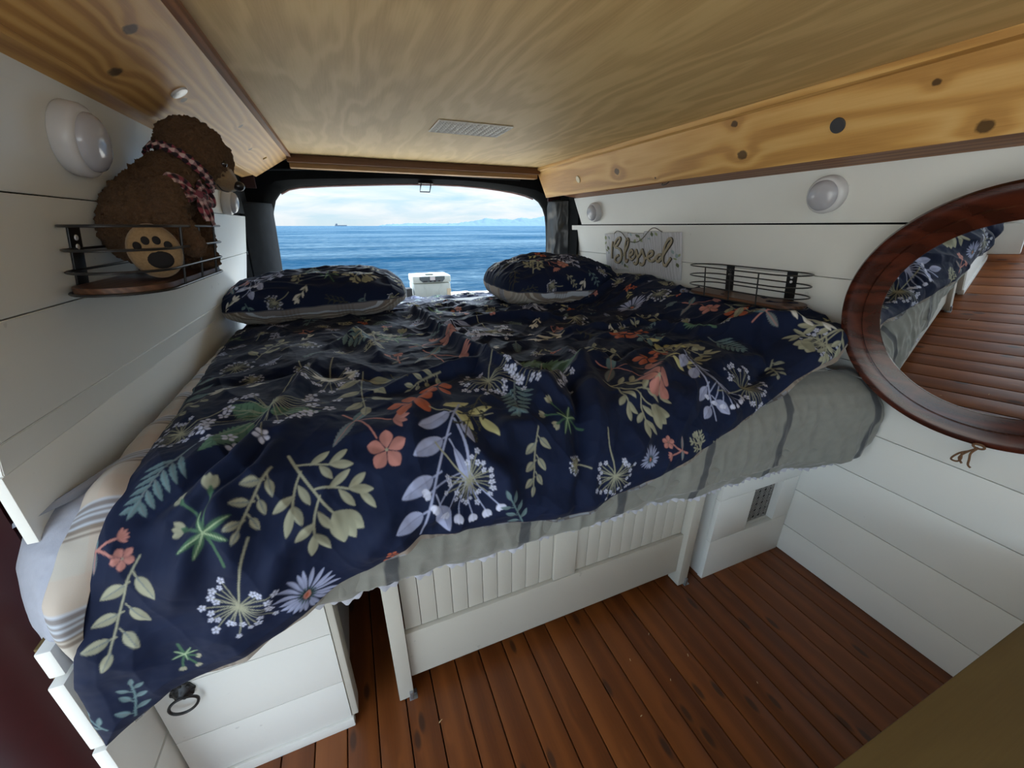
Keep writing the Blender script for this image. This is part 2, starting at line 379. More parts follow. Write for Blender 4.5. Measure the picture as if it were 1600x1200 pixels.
def grid_mesh(name, P, mats, parent=None, col=None, smooth=True, wrap=False, solid=0, flip=False):
    h, w = P.shape[:2]; idx = np.arange(h*w).reshape(h, w)
    if wrap: idx = np.concatenate([idx, idx[:, :1]], 1)
    q = np.stack([idx[:-1, :-1], idx[:-1, 1:], idx[1:, 1:], idx[1:, :-1]], -1).reshape(-1, 4)
    if flip: q = q[:, ::-1]
    me = bpy.data.meshes.new(name); me.vertices.add(h*w); me.vertices.foreach_set('co', P.reshape(-1).astype(np.float32))
    n = len(q); me.loops.add(n*4); me.polygons.add(n); me.loops.foreach_set('vertex_index', q.reshape(-1).astype(np.int32))
    me.polygons.foreach_set('loop_start', np.arange(0, n*4, 4, dtype=np.int32))
    me.polygons.foreach_set('use_smooth', np.full(n, smooth)); me.update(calc_edges=True)
    if col is not None:
        a = me.color_attributes.new('print', 'FLOAT_COLOR', 'POINT'); c = np.ones((h*w, 4), np.float32); c[:, :3] = col.reshape(-1, 3); a.data.foreach_set('color', c.reshape(-1))
    for m in (mats if isinstance(mats, (list, tuple)) else [mats]): me.materials.append(m)
    o = bpy.data.objects.new(name, me); COL.objects.link(o)
    if solid:
        md = o.modifiers.new('thickness', 'SOLIDIFY'); md.thickness = solid; md.offset = -1
    if parent is not None:
        o.parent = parent
        if parent.type == 'EMPTY': o.matrix_parent_inverse = Matrix.Translation(-Vector(parent.location))
    return o

# ---------------------------------------------------------------- materials
class NT:
    def __init__(s, name, rough=.6, spec=.4, base=(.5, .5, .5), metal=0, **kw):
        s.m = bpy.data.materials.new(name); s.m.use_nodes = True; s.t = s.m.node_tree; s.b = s.t.nodes['Principled BSDF']
        s.b.inputs['Base Color'].default_value = (*base, 1); s.b.inputs['Roughness'].default_value = rough
        s.b.inputs['Specular IOR Level'].default_value = spec; s.b.inputs['Metallic'].default_value = metal
        for k, v in kw.items(): s.b.inputs[k.replace('_', ' ')].default_value = v
    def n(s, typ, props=None, **ins):
        nd = s.t.nodes.new(typ)
        for k, v in (props or {}).items(): setattr(nd, k, v)
        for k, v in ins.items():
            key = int(k[1:]) if k[0] == 'i' and k[1:].isdigit() else k.replace('_', ' ')
            s.set(nd, key, v)
        return nd
    def set(s, nd, key, v):
        if isinstance(v, bpy.types.NodeSocket): s.t.links.new(v, nd.inputs[key])
        elif isinstance(v, bpy.types.Node): s.t.links.new(v.outputs[0], nd.inputs[key])
        else: nd.inputs[key].default_value = v
    def math(s, op, a, b=0.0, c=None):
        nd = s.n('ShaderNodeMath', dict(operation=op)); s.set(nd, 0, a); s.set(nd, 1, b)
        if c is not None: s.set(nd, 2, c)
        return nd.outputs[0]
    def pos(s, scale=(1, 1, 1), rotz=(0, 0, 0), loc=(0, 0, 0)):
        tc = s.n('ShaderNodeTexCoord'); mp = s.n('ShaderNodeMapping'); s.t.links.new(tc.outputs['Object'], mp.inputs[0])
        mp.inputs['Scale'].default_value = scale; mp.inputs['Rotation'].default_value = rotz; mp.inputs['Location'].default_value = loc
        return mp.outputs[0]
    def noise(s, vec, scale=5, detail=4, rough=.5, dist=0):
        nd = s.n('ShaderNodeTexNoise', None, Vector=vec, Scale=scale, Detail=detail, Roughness=rough, Distortion=dist); return nd.outputs[0]
    def ramp(s, fac, stops):
        nd = s.n('ShaderNodeValToRGB', None, Fac=fac); e = nd.color_ramp.elements
        while len(e) < len(stops): e.new(.5)
        for k, (p, c) in enumerate(stops): e[k].position = p; e[k].color = (*c, 1) if len(c) == 3 else c
        return nd.outputs[0]
    def mix(s, fac, a, b, mode='MIX'):
        nd = s.n('ShaderNodeMix', dict(data_type='RGBA', blend_type=mode)); s.set(nd, 0, fac)
        for k, v in ((6, a), (7, b)):
            if isinstance(v, tuple): nd.inputs[k].default_value = (*v[:3], 1)
            else: s.set(nd, k, v)
        return nd.outputs[2]
    def base(s, c): s.t.links.new(c, s.b.inputs['Base Color']); return s
    def bump(s, h, strength=.3, dist=.002):
        nd = s.n('ShaderNodeBump', None, Height=h, Strength=strength, Distance=dist); s.t.links.new(nd.outputs[0], s.b.inputs['Normal']); return s
def plain(name, rgb, rough=.6, spec=.4, metal=0, var=.06, scale=30, bump=0, **kw):
    k = NT(name, rough, spec, rgb, metal, **kw); v = k.pos()
    n = k.noise(v, scale, 3)
    k.base(k.mix(k.math('MULTIPLY', n, 1.0), tuple(max(0, c*(1-var*2)) for c in rgb), tuple(min(1, c*(1+var*2)) for c in rgb)))
    if bump: k.bump(k.noise(v, scale*3, 4), bump, .001)
    return k.m
def paint(name, rgb, rough=.45):
    k = NT(name, rough, .4, rgb); v = k.pos()
    n = k.noise(v, 2.2, 5, .6); c = k.mix(n, tuple(x*.9 for x in rgb), tuple(min(.84, x*1.05) for x in rgb))
    sp = k.ramp(k.noise(v, 38, 2, .5), [(.0, (0, 0, 0)), (.745, (0, 0, 0)), (.78, (1, 1, 1))])
    c = k.mix(k.math('MULTIPLY', sp, .35), c, tuple(x*.55 for x in rgb))
    k.base(c); k.bump(k.math('ADD', k.math('MULTIPLY', k.noise(k.pos((18, 1.2, 18)), 6, 4), .8), k.math('MULTIPLY', k.noise(v, 90, 3), .5)), .22, .0015); return k.m
def wood(name, stops, along='Y', grain=9, stretch=.10, knots=None, planks=None, rough=.5, contrast=1.0, spec=.3, kdark=(.035, .018, .008), swirl=.5, fine=.35, bump=.12, voro=None, dirs=None):
    """procedural timber: grain lines stretched along one axis, knots with rings"""
    k = NT(name, rough, spec)
    tc = k.n('ShaderNodeTexCoord'); sep = k.n('ShaderNodeSeparateXYZ'); k.t.links.new(tc.outputs['Object'], sep.inputs[0])
    X, Y, Z = sep.outputs
    L, A, B = {'X': (X, Y, Z), 'Y': (Y, X, Z), 'Z': (Z, X, Y)}[along]
    cross = k.math('ADD', A, B)
    off = 0.0; tone = None
    if planks:
        pi = k.math('FLOOR', k.math('DIVIDE', k.math('SUBTRACT', A, planks[0]), planks[1]))
        wn = k.n('ShaderNodeTexWhiteNoise', dict(noise_dimensions='1D')); k.t.links.new(pi, wn.inputs['W']); tone = wn.outputs[0]
        off = k.math('MULTIPLY', tone, 37.0)
    Ls = k.math('ADD', k.math('MULTIPLY', L, stretch), off)
    cmb = k.n('ShaderNodeCombineXYZ'); k.t.links.new(A, cmb.inputs[0]); k.t.links.new(Ls, cmb.inputs[1]); k.t.links.new(B, cmb.inputs[2])
    vec = cmb.outputs[0]
    w = k.math('MULTIPLY', k.math('SUBTRACT', k.noise(vec, 6, 3), .5), swirl)
    g = k.math('ADD', cross, w); kd = None
    if knots:
        for (p, r) in knots:
            vm = k.n('ShaderNodeVectorMath', dict(operation='SUBTRACT')); k.t.links.new(tc.outputs['Object'], vm.inputs[0]); vm.inputs[1].default_value = p
            sc_ = k.n('ShaderNodeVectorMath', dict(operation='MULTIPLY')); k.t.links.new(vm.outputs[0], sc_.inputs[0])
            sc_.inputs[1].default_value = tuple((.8 if 'XYZ'[i] == along else 1)/r for i in range(3))
            ln = k.n('ShaderNodeVectorMath', dict(operation='LENGTH')); k.t.links.new(sc_.outputs[0], ln.inputs[0]); d = ln.outputs['Value']
            g = k.math('ADD', g, k.math('MULTIPLY', k.math('EXPONENT', k.math('MULTIPLY', k.math('MULTIPLY', d, d), -.16)), r*1.9))
            dn = k.math('ADD', d, k.math('MULTIPLY', k.math('SUBTRACT', k.noise(tc.outputs['Object'], 90, 2), .5), .5))
            mk = k.n('ShaderNodeMapRange', None, Value=dn); mk.inputs[1].default_value = 1.0; mk.inputs[2].default_value = .72
            kd = mk.outputs[0] if kd is None else k.math('MAXIMUM', kd, mk.outputs[0])
    if voro:
        vs = k.n('ShaderNodeCombineXYZ'); k.t.links.new(k.math('MULTIPLY', A, voro[0]), vs.inputs[0]); k.t.links.new(k.math('ADD', k.math('MULTIPLY', L, voro[1]), off), vs.inputs[1])
        vo = k.n('ShaderNodeTexVoronoi', dict(voronoi_dimensions='2D'), Vector=vs.outputs[0], Scale=1.0)
        d = vo.outputs['Distance']
        g = k.math('ADD', g, k.math('MULTIPLY', k.math('EXPONENT', k.math('MULTIPLY', k.math('MULTIPLY', d, d), -60)), .03))
        wn2 = k.n('ShaderNodeTexWhiteNoise', dict(noise_dimensions='3D')); k.t.links.new(vo.outputs['Color'], wn2.inputs['Vector'])
        thr = k.math('MULTIPLY', k.math('GREATER_THAN', wn2.outputs[0], .55), voro[2])
        mk = k.n('ShaderNodeMapRange', None, Value=k.math('SUBTRACT', d, thr)); mk.inputs[1].default_value = .012; mk.inputs[2].default_value = -.05
        kd = mk.outputs[0] if kd is None else k.math('MAXIMUM', kd, mk.outputs[0])
    band = k.math('SINE', k.math('MULTIPLY', g, grain*2*math.pi))
    band = k.math('POWER', k.math('MULTIPLY_ADD', band, .5, .5), 1.7)
    fn = k.n('ShaderNodeCombineXYZ'); k.t.links.new(k.math('MULTIPLY', A, 1), fn.inputs[0]); k.t.links.new(k.math('MULTIPLY', L, .04), fn.inputs[1]); k.t.links.new(B, fn.inputs[2])
    fine_n = k.noise(fn.outputs[0], 260, 4, .6)
    big = k.noise(vec, 2.2, 3)
    f = k.math('ADD', k.math('MULTIPLY', band, .38*contrast), k.math('ADD', k.math('MULTIPLY', fine_n, fine), k.math('MULTIPLY', big, .45)))
    if tone is not None: f = k.math('ADD', f, k.math('MULTIPLY', k.math('SUBTRACT', tone, .5), .22))
    c = k.ramp(k.math('SUBTRACT', f, .15), stops)
    if kd is not None: c = k.mix(k.math('MULTIPLY', kd, .85), c, kdark)
    k.base(c); k.bump(k.math('ADD', fine_n, band), bump, .001)
    return k.m
def attr_mat(name, rough=.75, spec=.25, sheen=.15, bump=.1, weave=900):
    k = NT(name, rough, spec); a = k.n('ShaderNodeAttribute', dict(attribute_name='print'))
    k.base(a.outputs['Color']); k.b.inputs['Sheen Weight'].default_value = sheen; k.b.inputs['Sheen Roughness'].default_value = .4
    v = k.pos(); k.bump(k.math('ADD', k.noise(v, weave, 2), k.math('MULTIPLY', k.noise(v, 60, 3), 1.2)), bump, .0012); return k.m

M = {}
M['white'] = paint('white_painted_board', (.78, .78, .735), .32)
M['cream'] = paint('cream_painted_wood', (.51, .485, .42))
M['pine'] = wood('knotty_pine', [(0, srgb(156, 108, 54)), (.45, srgb(204, 156, 88)), (1, srgb(224, 184, 118))], 'Y', 30, .10, swirl=.20, contrast=1.35,
    knots=[((1.105, 1.55, 1.312), .015), ((1.115, .955, 1.292), .015), ((1.08, .97, 1.37), .010), ((1.09, .53, 1.355), .008), ((1.13, .452, 1.272), .014), ((1.13, 1.33, 1.27), .006),
           ((-.26, 1.78, 1.35), .010), ((-.23, 1.50, 1.365), .009), ((-.30, .93, 1.33), .014), ((-.24, .85, 1.36), .012), ((-.27, 1.15, 1.345), .010)])
M['redpine'] = wood('reddish_batten_wood', [(0, srgb(92, 58, 38)), (.5, srgb(146, 98, 64)), (1, srgb(172, 124, 84))], 'Y', 60, .06, swirl=.12)
M['batten'] = wood('brown_batten_wood', [(0, srgb(88, 58, 36)), (1, srgb(132, 92, 58))], 'X', 12, .1, contrast=.6)
M['batten_light'] = wood('light_batten_wood', [(0, srgb(150, 112, 70)), (1, srgb(204, 164, 112))], 'X', 14, .1, contrast=.6)
M['ply'] = wood('plywood_veneer', [(0, srgb(176, 142, 88)), (.4, srgb(214, 182, 124)), (1, srgb(232, 204, 150))], 'Y', 8, .20, swirl=.95, contrast=.55, fine=.30, rough=.6, bump=.05)
M['floor'] = wood('varnished_pine_floor', [(0, srgb(84, 42, 17)), (.4, srgb(124, 70, 31)), (1, srgb(146, 88, 42))], 'Y', 18, .05, planks=(-.6365, .0684), voro=(14.6, 5.0, .12), rough=.38, spec=.45, swirl=.10, contrast=.45, fine=.22, kdark=(.04, .016, .008))
M['walnut'] = wood('stained_shelf_wood', [(0, srgb(52, 34, 24)), (.5, srgb(92, 62, 44)), (1, srgb(118, 84, 62))], 'Y', 60, .05, swirl=.1, rough=.42)
M['mahog'] = wood('polished_mahogany', [(0, srgb(36, 15, 10)), (.5, srgb(68, 30, 19)), (1, srgb(96, 44, 28))], 'Y', 30, .3, swirl=.3, rough=.22, spec=.6, bump=.06)
M['olive'] = wood('olive_plywood', [(0, srgb(96, 78, 44)), (.5, srgb(114, 96, 56)), (1, srgb(128, 110, 68))], 'X', 8, .3, swirl=.5, contrast=.3, rough=.7, fine=.3)
M['black'] = plain('black_rubber', (.007, .008, .009), .8, .10, var=.2, bump=.1)
M['vinyl'] = plain('black_vinyl', (.016, .018, .019), .32, .6, var=.15)
M['wire'] = plain('black_powder_coated_wire', (.012, .012, .013), .35, .5)
M['redcar'] = plain('dark_red_car_paint', (.035, .004, .006), .35, .5, var=.1)
M['steel'] = plain('galvanised_steel', (.42, .46, .50), .35, .5, .85)
M['alu'] = plain('brushed_aluminium', (.6, .63, .66), .3, .5, .9)
M['puck'] = plain('white_gloss_plastic', (.62, .62, .63), .25, .5, var=.02)
M['dome'] = plain('frosted_lens', (.52, .52, .56), .12, .6, var=.02, Transmission_Weight=.15)
M['sheet'] = attr_mat('grey_jersey_sheet', .9, .15, .3, .25, 420)
M['cloth'] = attr_mat('printed_cotton', .78, .16, .03, .08)
M['plaid'] = attr_mat('plaid_cotton', .8, .2, .15, .1)
M['frill'] = plain('pale_elastic_hem', (.42, .42, .46), .9, .1, var=.1)
# ---------------------------------------------------------------- the van body
LEAN = math.radians(10)
def wr(h):  return (1.32-math.sin(LEAN)*h, .75+math.cos(LEAN)*h)      # right wall above the belt: distance up the lean -> x, z
def wl(h):  return (-.45+math.sin(LEAN)*h, .80+math.cos(LEAN)*h)
def wrx(z): return 1.32-(z-.75)*math.tan(LEAN) if z > .75 else 1.32
def wlx(z): return -.45+(z-.80)*math.tan(LEAN) if z > .8 else -.45
b = MB()
for k in range(29):
    x = -.6365+.0684*k
    b.cbox((x+.0011, -1.3, -.02), (x+.0673, 2.3, 0), .0030)
b.box((-.66, -1.3, -.05), (1.36, 2.3, -.021), 1)
tag(b.build('floor', [M['floor'], M['black']]), kind='structure')
# right wall boards
b = MB(); zs = [0, .107, .258, .410, .547, .735]
for z0, z1 in zip(zs, zs[1:]): b.cbox((1.32, -1.3, z0+.0012), (1.333, 2.2, z1-.0008), .0012)
def lean_board(b, side, z0, z1, y0, y1a, y1b, th=.013, gap=.001):
    """a board on the leaning upper wall; its rear end may be cut at a slant"""
    fx = wrx if side > 0 else wlx
    p = [(fx(z0+gap), z0+gap), (fx(z1-gap), z1-gap)]
    V = []
    for (x, z), ye in zip(p, (y1a, y1b)):
        for y in (y0, ye):
            for t in (0, th): V.append((x+side*t, y, z))
    F = [(0, 2, 6, 4), (1, 5, 7, 3), (0, 1, 3, 2), (4, 6, 7, 5), (0, 4, 5, 1), (2, 3, 7, 6)]
    bm = bmesh.new(); vs = [bm.verts.new(v) for v in V]
    for f in F: bm.faces.new([vs[i] for i in f])
    bmesh.ops.bevel(bm, geom=bm.edges[:], offset=.0012, segments=2, affect='EDGES'); bm.verts.index_update()
    b.add([tuple(v.co) for v in bm.verts], [tuple(v.index for v in f.verts) for f in bm.faces]); bm.free()
lean_board(b, 1, .735, .962, -1.3, 2.20, 2.20); lean_board(b, 1, .962, 1.104, -1.3, 2.17, 2.16, gap=.0008); lean_board(b, 1, 1.107, 1.2445, -1.3, 2.05, 2.11)
b.box((1.336, -1.3, -.04), (1.35, 2.2, .76), 1)
b.prism([(1.336, -1.3, .74), (1.35, -1.3, .74), (1.262, -1.3, 1.28), (1.248, -1.3, 1.28)], (0, 3.5, 0), 1)
tag(b.build('wall_right', [M['white'], M['black']]), kind='structure')
# left wall boards
b = MB()
b.cbox((-.463, .628, .695), (-.45, 2.12, .80), .0015)
lean_board(b, -1, .80, .842, .632, 2.12, 2.12, gap=0); lean_board(b, -1, .842, .989, .64, 2.12, 2.15); lean_board(b, -1, .989, 1.14, .64, 2.15, 2.16); lean_board(b, -1, 1.14, 1.315, .64, 1.95, 1.95)
for z0, z1, y in ((.515, .565, .560), (.362, .509, .550), (.20, .356, .547), (.03, .194, .545)):
    b.cbox((-.468, y, z0), (-.45, .70, z1), .003)
b.prism([(-.47, .66, .45), (-.485, .66, .45), (-.485, .66, .82), (-.40, .66, 1.32), (-.385, .66, 1.32), (-.468, .66, .80)], (0, 1.5, 0), 1)
tag(b.build('wall_left', [M['white'], M['black']]), kind='structure')
# ceiling and timber trims
b = MB(); b.box((-.185, -1.3, 1.40), (1.075, 2.25, 1.412))
tag(b.build('ceiling', M['ply']), kind='structure')
def strip(name, sec, y0, y1, mat):
    b = MB(); b.prism([(x, y0, z) for x, z in sec], (0, y1-y0, 0)); return tag(b.build(name, mat), kind='structure')
strip('trim_1', [(-.178, 1.3935), (-.330, 1.305), (-.338, 1.316), (-.186, 1.404)], -1.3, 2.262, M['pine'])
strip('trim_2', [(-.322, 1.309), (-.375, 1.296), (-.38, 1.318), (-.327, 1.322)], -1.3, 2.20, M['pine'])
strip('trim_3', [(1.068, 1.3935), (1.134, 1.2525), (1.147, 1.258), (1.080, 1.401)], -1.3, 2.262, M['pine'])
# thin battens: inside ceiling corners, strip above the right wall, rear rails
strip('trim_4', [(-.190, 1.3995), (-.170, 1.3995), (-.170, 1.385), (-.190, 1.388)], -1.3, 2.24, M['redpine'])
strip('trim_5', [(1.052, 1.3995), (1.073, 1.3995), (1.073, 1.383), (1.056, 1.386)], -1.3, 2.24, M['pine'])
b = MB(); n = 40; top = []; bot = []
for k in range(n+1):
    y = -1.0+k*(3.08/n); wv = .0035*math.sin(y*3.1)+.002*math.sin(y*7.3)
    for (x, z) in ((1.1405, 1.2535+wv), (1.237, 1.2425), (1.241, 1.256), (1.146, 1.266)): b.v.append((x, y, z))
for k in range(n):
    for j in range(4): b.f.append((k*4+j, k*4+(j+1) % 4, (k+1)*4+(j+1) % 4, (k+1)*4+j)); b.m.append(0); b.sm.append(False)
b.f += [(0, 1, 2, 3), (n*4+3, n*4+2, n*4+1, n*4)]; b.m += [0, 0]; b.sm += [False]*2
tag(b.build('trim_6', M['redpine']), kind='structure')
b = MB(); b.cbox((-.19, 2.222, 1.368), (1.072, 2.25, 1.3995), .003); tag(b.build('trim_7', M['batten']), kind='structure')
b = MB(); b.cbox((-.185, 2.2505, 1.348), (1.07, 2.30, 1.382), .003); tag(b.build('trim_8', M['batten_light']), kind='structure')
# metal shell around it (what keeps the daylight out)
b = MB()
b.box((-.75, .70, -.12), (-.70, 2.42, 1.5)); b.box((1.40, -1.3, -.12), (1.45, 2.42, 1.5)); b.box((1.40, -2.2, -.12), (1.45, -1.3, .72)); b.box((-.75, -1.9, 1.47), (1.45, 2.42, 1.5))
b.box((-.70, -2.2, -.12), (1.40, 2.42, -.06)); b.box((-.75, -1.9, 1.36), (-.70, .70, 1.5)); b.box((-.75, -1.35, .72), (-.70, -1.0, 1.5)); b.box((-.75, -2.2, -.12), (-.70, -1.0, .72))
b.box((-.75, -2.2, -.12), (1.45, -2.15, .75)); b.box((-.66, -.1, 1.43), (1.38, -.02, 1.47))
tag(b.build('van_shell', M['redcar']), kind='structure')
# door pillar at the left, painted dark red, with a rubber door seal and a strip of raw plywood
t = empty('door_pillar', (-.62, .64, -.06)); tag(t, kind='structure')
b = MB(); V = [(-.70, .56), (-.60, .575), (-.545, .61), (-.515, .64), (-.49, .66), (-.49, .70), (-.70, .70)]
b.prism([(x, y, -.055) for x, y in V], (0, 0, 1.5)); b.build('pillar_panel', M['redcar'], t)
b = MB(); b.tube([(-.625, .560, -.05), (-.625, .560, .5), (-.62, .562, 1.0), (-.60, .57, 1.42)], .022, 10); b.build('door_seal', M['black'], t)
b = MB(); b.prism([(-.476, .575, .03), (-.4685, .575, .03), (-.4685, .575, .56), (-.476, .575, .56)], (0, .05, 0)); b.prism([(-.472, .645, .70), (-.464, .645, .70), (-.405, .645, 1.31), (-.412, .645, 1.31)], (0, .02, 0)); b.build('plywood_edge', M['olive'], t)

# rear opening: black frame with rounded corners
OP = [(-.352, .62), (-.349, .909), (-.336, 1.018), (-.322, 1.10), (-.306, 1.165), (-.287, 1.215), (-.258, 1.25), (-.220, 1.270), (-.170, 1.281), (-.05, 1.291), (.10, 1.300), (.25, 1.308), (.372, 1.313), (.52, 1.316), (.658, 1.315), (.78, 1.309), (.891, 1.299), (.98, 1.288), (1.06, 1.273), (1.115, 1.256), (1.155, 1.232), (1.185, 1.195), (1.203, 1.15), (1.212, 1.09), (1.218, 1.0), (1.219, .916), (1.22, .62)]
def outer(p):
    x, z = p; cx, cz = .43, .9; dx, dz = x-cx, z-cz
    k = min((.98/abs(dx)) if abs(dx) > 1e-6 else 9, (.54/dz) if dz > .01 else 9, (.45/-dz) if dz < -.01 else 9)
    return (cx+dx*k, cz+dz*k)
t = empty('window_1', (.43, 2.4, .6)); tag(t, kind='structure')
b = MB(); n = len(OP)
for (x, z) in OP:
    ox, oz = outer((x, z)); mx, mz = x+(ox-x)*.16, z+(oz-z)*.16
    cx, cz = .43, .9
    b.v += [(ox, 2.34, oz), (mx, 2.35, mz), (x+(ox-x)*.02, 2.385, z+(oz-z)*.02), (x, 2.40, z), (x+.012*(1 if x < cx else -1)*-1, 2.44, z+.006), (ox, 2.46, oz)]
for k in range(n-1):
    for j in range(5): b.f.append((k*6+j, k*6+j+1, (k+1)*6+j+1, (k+1)*6+j)); b.m.append(0); b.sm.append(True)
b.box((-.6, 2.34, .30), (1.45, 2.46, .66)); b.build('window_frame', M['black'], t)
b = MB(); b.tube([(x, 2.405, z-.004) for x, z in OP[6:20]], .0045, 8); b.build('window_seal', plain('pale_pink_rubber', (.52, .36, .36), .6), t)
b = MB(); b.tube([(-.30, 2.335, 1.345), (-.1, 2.34, 1.355), (.4, 2.34, 1.36), (1.0, 2.34, 1.35)], .006, 8); b.build('header_moulding', M['vinyl'], t)
# closing pieces behind the wall boards, so no light leaks beside the opening
b = MB()
b.box((-.70, 2.30, .0), (-.43, 2.36, 1.47)); b.box((1.27, 2.30, 0), (1.40, 2.36, 1.47)); b.box((-.7, 2.30, 1.385), (1.4, 2.36, 1.47)); b.box((-.7, 2.30, -.06), (1.4, 2.36, .64))
tag(b.build('trim_9', M['black']), kind='structure')
# red paint glimpses behind the pillar covers
b = MB(); b.box((-.40, 2.265, 1.26), (-.34, 2.285, 1.31)); b.box((1.16, 2.285, 1.236), (1.235, 2.298, 1.262)); tag(b.build('trim_10', M['redcar']), kind='structure')

def pillar(x0, y0, x1, y1, zlo, zhi, label, amp, seed, topx0=0, topx1=0, mat=None):
    nu, nv = 40, 60; u = np.linspace(0, 1, nu)[None, :]; v = np.linspace(0, 1, nv)[:, None]
    X = x0+(x1-x0)*u+(topx0*(1-u)+topx1*u)*v; Y = y0+(y1-y0)*u; Z = zlo+(zhi-zlo)*v+0*u
    nx, ny = (y1-y0), -(x1-x0); L = math.hypot(nx, ny); nx /= L; ny /= L
    if ny > 0: nx, ny = -nx, -ny
    d = amp*(1-np.abs(fbm(X*16+seed, Z*5, seed, 3))*1.6)+.018*np.sin(np.pi*u)
    P = np.stack([X+nx*d, Y+ny*d, Z], -1)
    o = grid_mesh('pillar_cover', P, mat or M['vinyl'], None, solid=.006)
    return tag(o, label, 'pillar cover')
pillar(-.425, 2.175, -.335, 2.385, .60, 1.20, 'smooth black cover on the rear pillar left of the window', .0012, 3, .02, .03, M['black'])
pillar(1.195, 2.335, 1.285, 2.20, .60, 1.243, 'creased shiny black vinyl on the rear pillar right of the window', .012, 8, -.01, -.03)
b = MB(); b.box((-.447, 2.165, .70), (-.435, 2.30, 1.16)); b.box((-.41, 2.0, 1.15), (-.395, 2.30, 1.31)); b.box((1.262, 2.10, .9), (1.275, 2.30, 1.27)); tag(b.build('trim_11', M['black']), kind='structure')
# two small hooks on the left pillar
for z, y in ((1.105, 2.20), (.985, 2.20)):
    t = empty('hook', (-.428, y, z)); tag(t, 'small silver hook on the left black pillar, '+('upper' if z > 1.05 else 'lower')+' of two', 'hook', 'hooks on the left pillar')
    b = MB(); b.lathe([(.007, 0), (.007, .003), (.003, .005)], Matrix.Translation((-.424, y, z)) @ Matrix.Rotation(math.radians(90), 4, 'Y'), 12); b.build('plate', M['steel'], t)
    b = MB(); b.tube([(-.42, y, z), (-.408, y, z), (-.405, y-.004, z-.008), (-.41, y-.004, z-.012)], .0022, 6); b.build('prong', M['steel'], t)
# latch loop under the top edge
t = empty('window_latch', (.45, 2.36, 1.31)); tag(t, 'thin dark metal latch loop hanging below the top edge of the rear window', 'latch')
b = MB(); b.tube([(.431, 2.37, 1.318), (.424, 2.365, 1.300), (.418, 2.36, 1.272), (.470, 2.36, 1.272), (.478, 2.365, 1.300), (.481, 2.37, 1.318)], .0032, 8, flat=1); b.build('loop', M['steel'] if 0 else M['wire'], t)
b = MB(); b.cbox((.415, 2.362, 1.312), (.495, 2.385, 1.319), .002); b.build('mounting_plate', M['wire'], t)

# ---------------------------------------------------------------- bed box
def boards(b, x0, x1, zs, y0, y1, c=.0015):
    for z0, z1 in zip(zs, zs[1:]): b.cbox((x0, y0, z0+.0006), (x1, y1, z1-.0006), c)
t = empty('bed_cabinet', (-.30, .66, 0)); tag(t, 'white boarded bed box with a black ring pull under the left bed end', 'cabinet')
b = MB(); b.box((-.445, .668, .0), (-.150, 2.1, .44)); b.build('carcass', M['white'], t)
b = MB(); boards(b, -.446, -.143, [.03, .160, .315, .442], .650, .667); d = b.build('door', M['white'], t)
b = MB(); b.cbox((-.448, .645, 0), (-.139, .667, .0292), .003); b.build('plinth', M['white'], t)
b = MB(); b.cbox((-.1425, .652, .03), (-.128, .70, .442), .003); b.build('side_batten', M['cream'], t)
hp = Matrix.Translation((-.398, .6495, .300)) @ Matrix.Rotation(math.radians(90), 4, 'X')
b = MB(); b.lathe([(.020, 0), (.020, .004), (.013, .007), (.009, .012), (.005, .015)], hp, 8)
for q in range(8): a = q*math.pi/4; b.lathe([(.005, .003), (.003, .0065)], hp @ Matrix.Translation((.0155*math.cos(a), .0155*math.sin(a), 0)), 8)
h = b.build('handle', M['wire'], d); 
b = MB(); b.tube([(-.398+.021*math.cos(a), .640-.008*abs(math.sin(a/2)), .279+.019*math.sin(a)) for a in np.linspace(0, 2*math.pi, 28, endpoint=False)], .0026, 8, closed=True); b.build('pull_ring', M['wire'], d)

t = empty('bed_cabinet', (1.14, .66, 0)); tag(t, 'white boarded bed box with a black lattice vent under the right bed end', 'cabinet')
b = MB(); b.cbox((.955, .668, 0), (.970, 2.1, .44), .001); b.box((.97, 2.08, 0), (1.315, 2.1, .44)); b.build('side_panel', M['white'], t)
b = MB()
for (x0, x1, z0, z1) in ((.952, 1.316, 0, .155), (.952, 1.105, .156, .318), (1.238, 1.316, .156, .318), (.952, 1.316, .319, .442)): b.cbox((x0, .650, z0), (x1, .668, z1), .0012)
b.build('front_panel', M['white'], t)
b = MB(); b.box((1.100, .668, .150), (1.105, .688, .324)); b.box((1.238, .668, .150), (1.243, .688, .324)); b.box((1.105, .668, .151), (1.238, .688, .1565)); b.box((1.105, .668, .3175), (1.238, .688, .323)); b.build('vent_recess', M['white'], t)
def lattice(b, O, U, V, nu, nv, cell, r, w, N):
    O, U, V, N = Vector(O), Vector(U), Vector(V), Vector(N)
    def P(a, c, e=0): return O+U*a+V*c+N*e
    for i in range(nu+1): b.tube([P(i*cell, 0), P(i*cell, nv*cell)], w, 4)
    for j in range(nv+1): b.tube([P(0, j*cell), P(nu*cell, j*cell)], w, 4)
    for i in range(nu):
        for j in range(nv):
            cx, cy = (i+.5)*cell, (j+.5)*cell
            b.tube([P(cx+r*math.cos(a), cy+r*math.sin(a)) for a in np.linspace(0, 2*math.pi, 12, endpoint=False)], w, 4, closed=True)
            for a in (0, 1, 2, 3):
                q = a*math.pi/2+math.pi/4; b.tube([P(cx+r*math.cos(q), cy+r*math.sin(q)), P(cx+cell*.66*math.cos(q), cy+cell*.66*math.sin(q))], w*.9, 4)
b = MB(); lattice(b, (1.106, .675, .158), (1, 0, 0), (0, 0, 1), 5, 6, .0263, .0075, .0017, (0, -1, 0)); b.build('vent_grille', plain('dark_bronze_grille', (.26, .25, .23), .45, .5, .2), t)
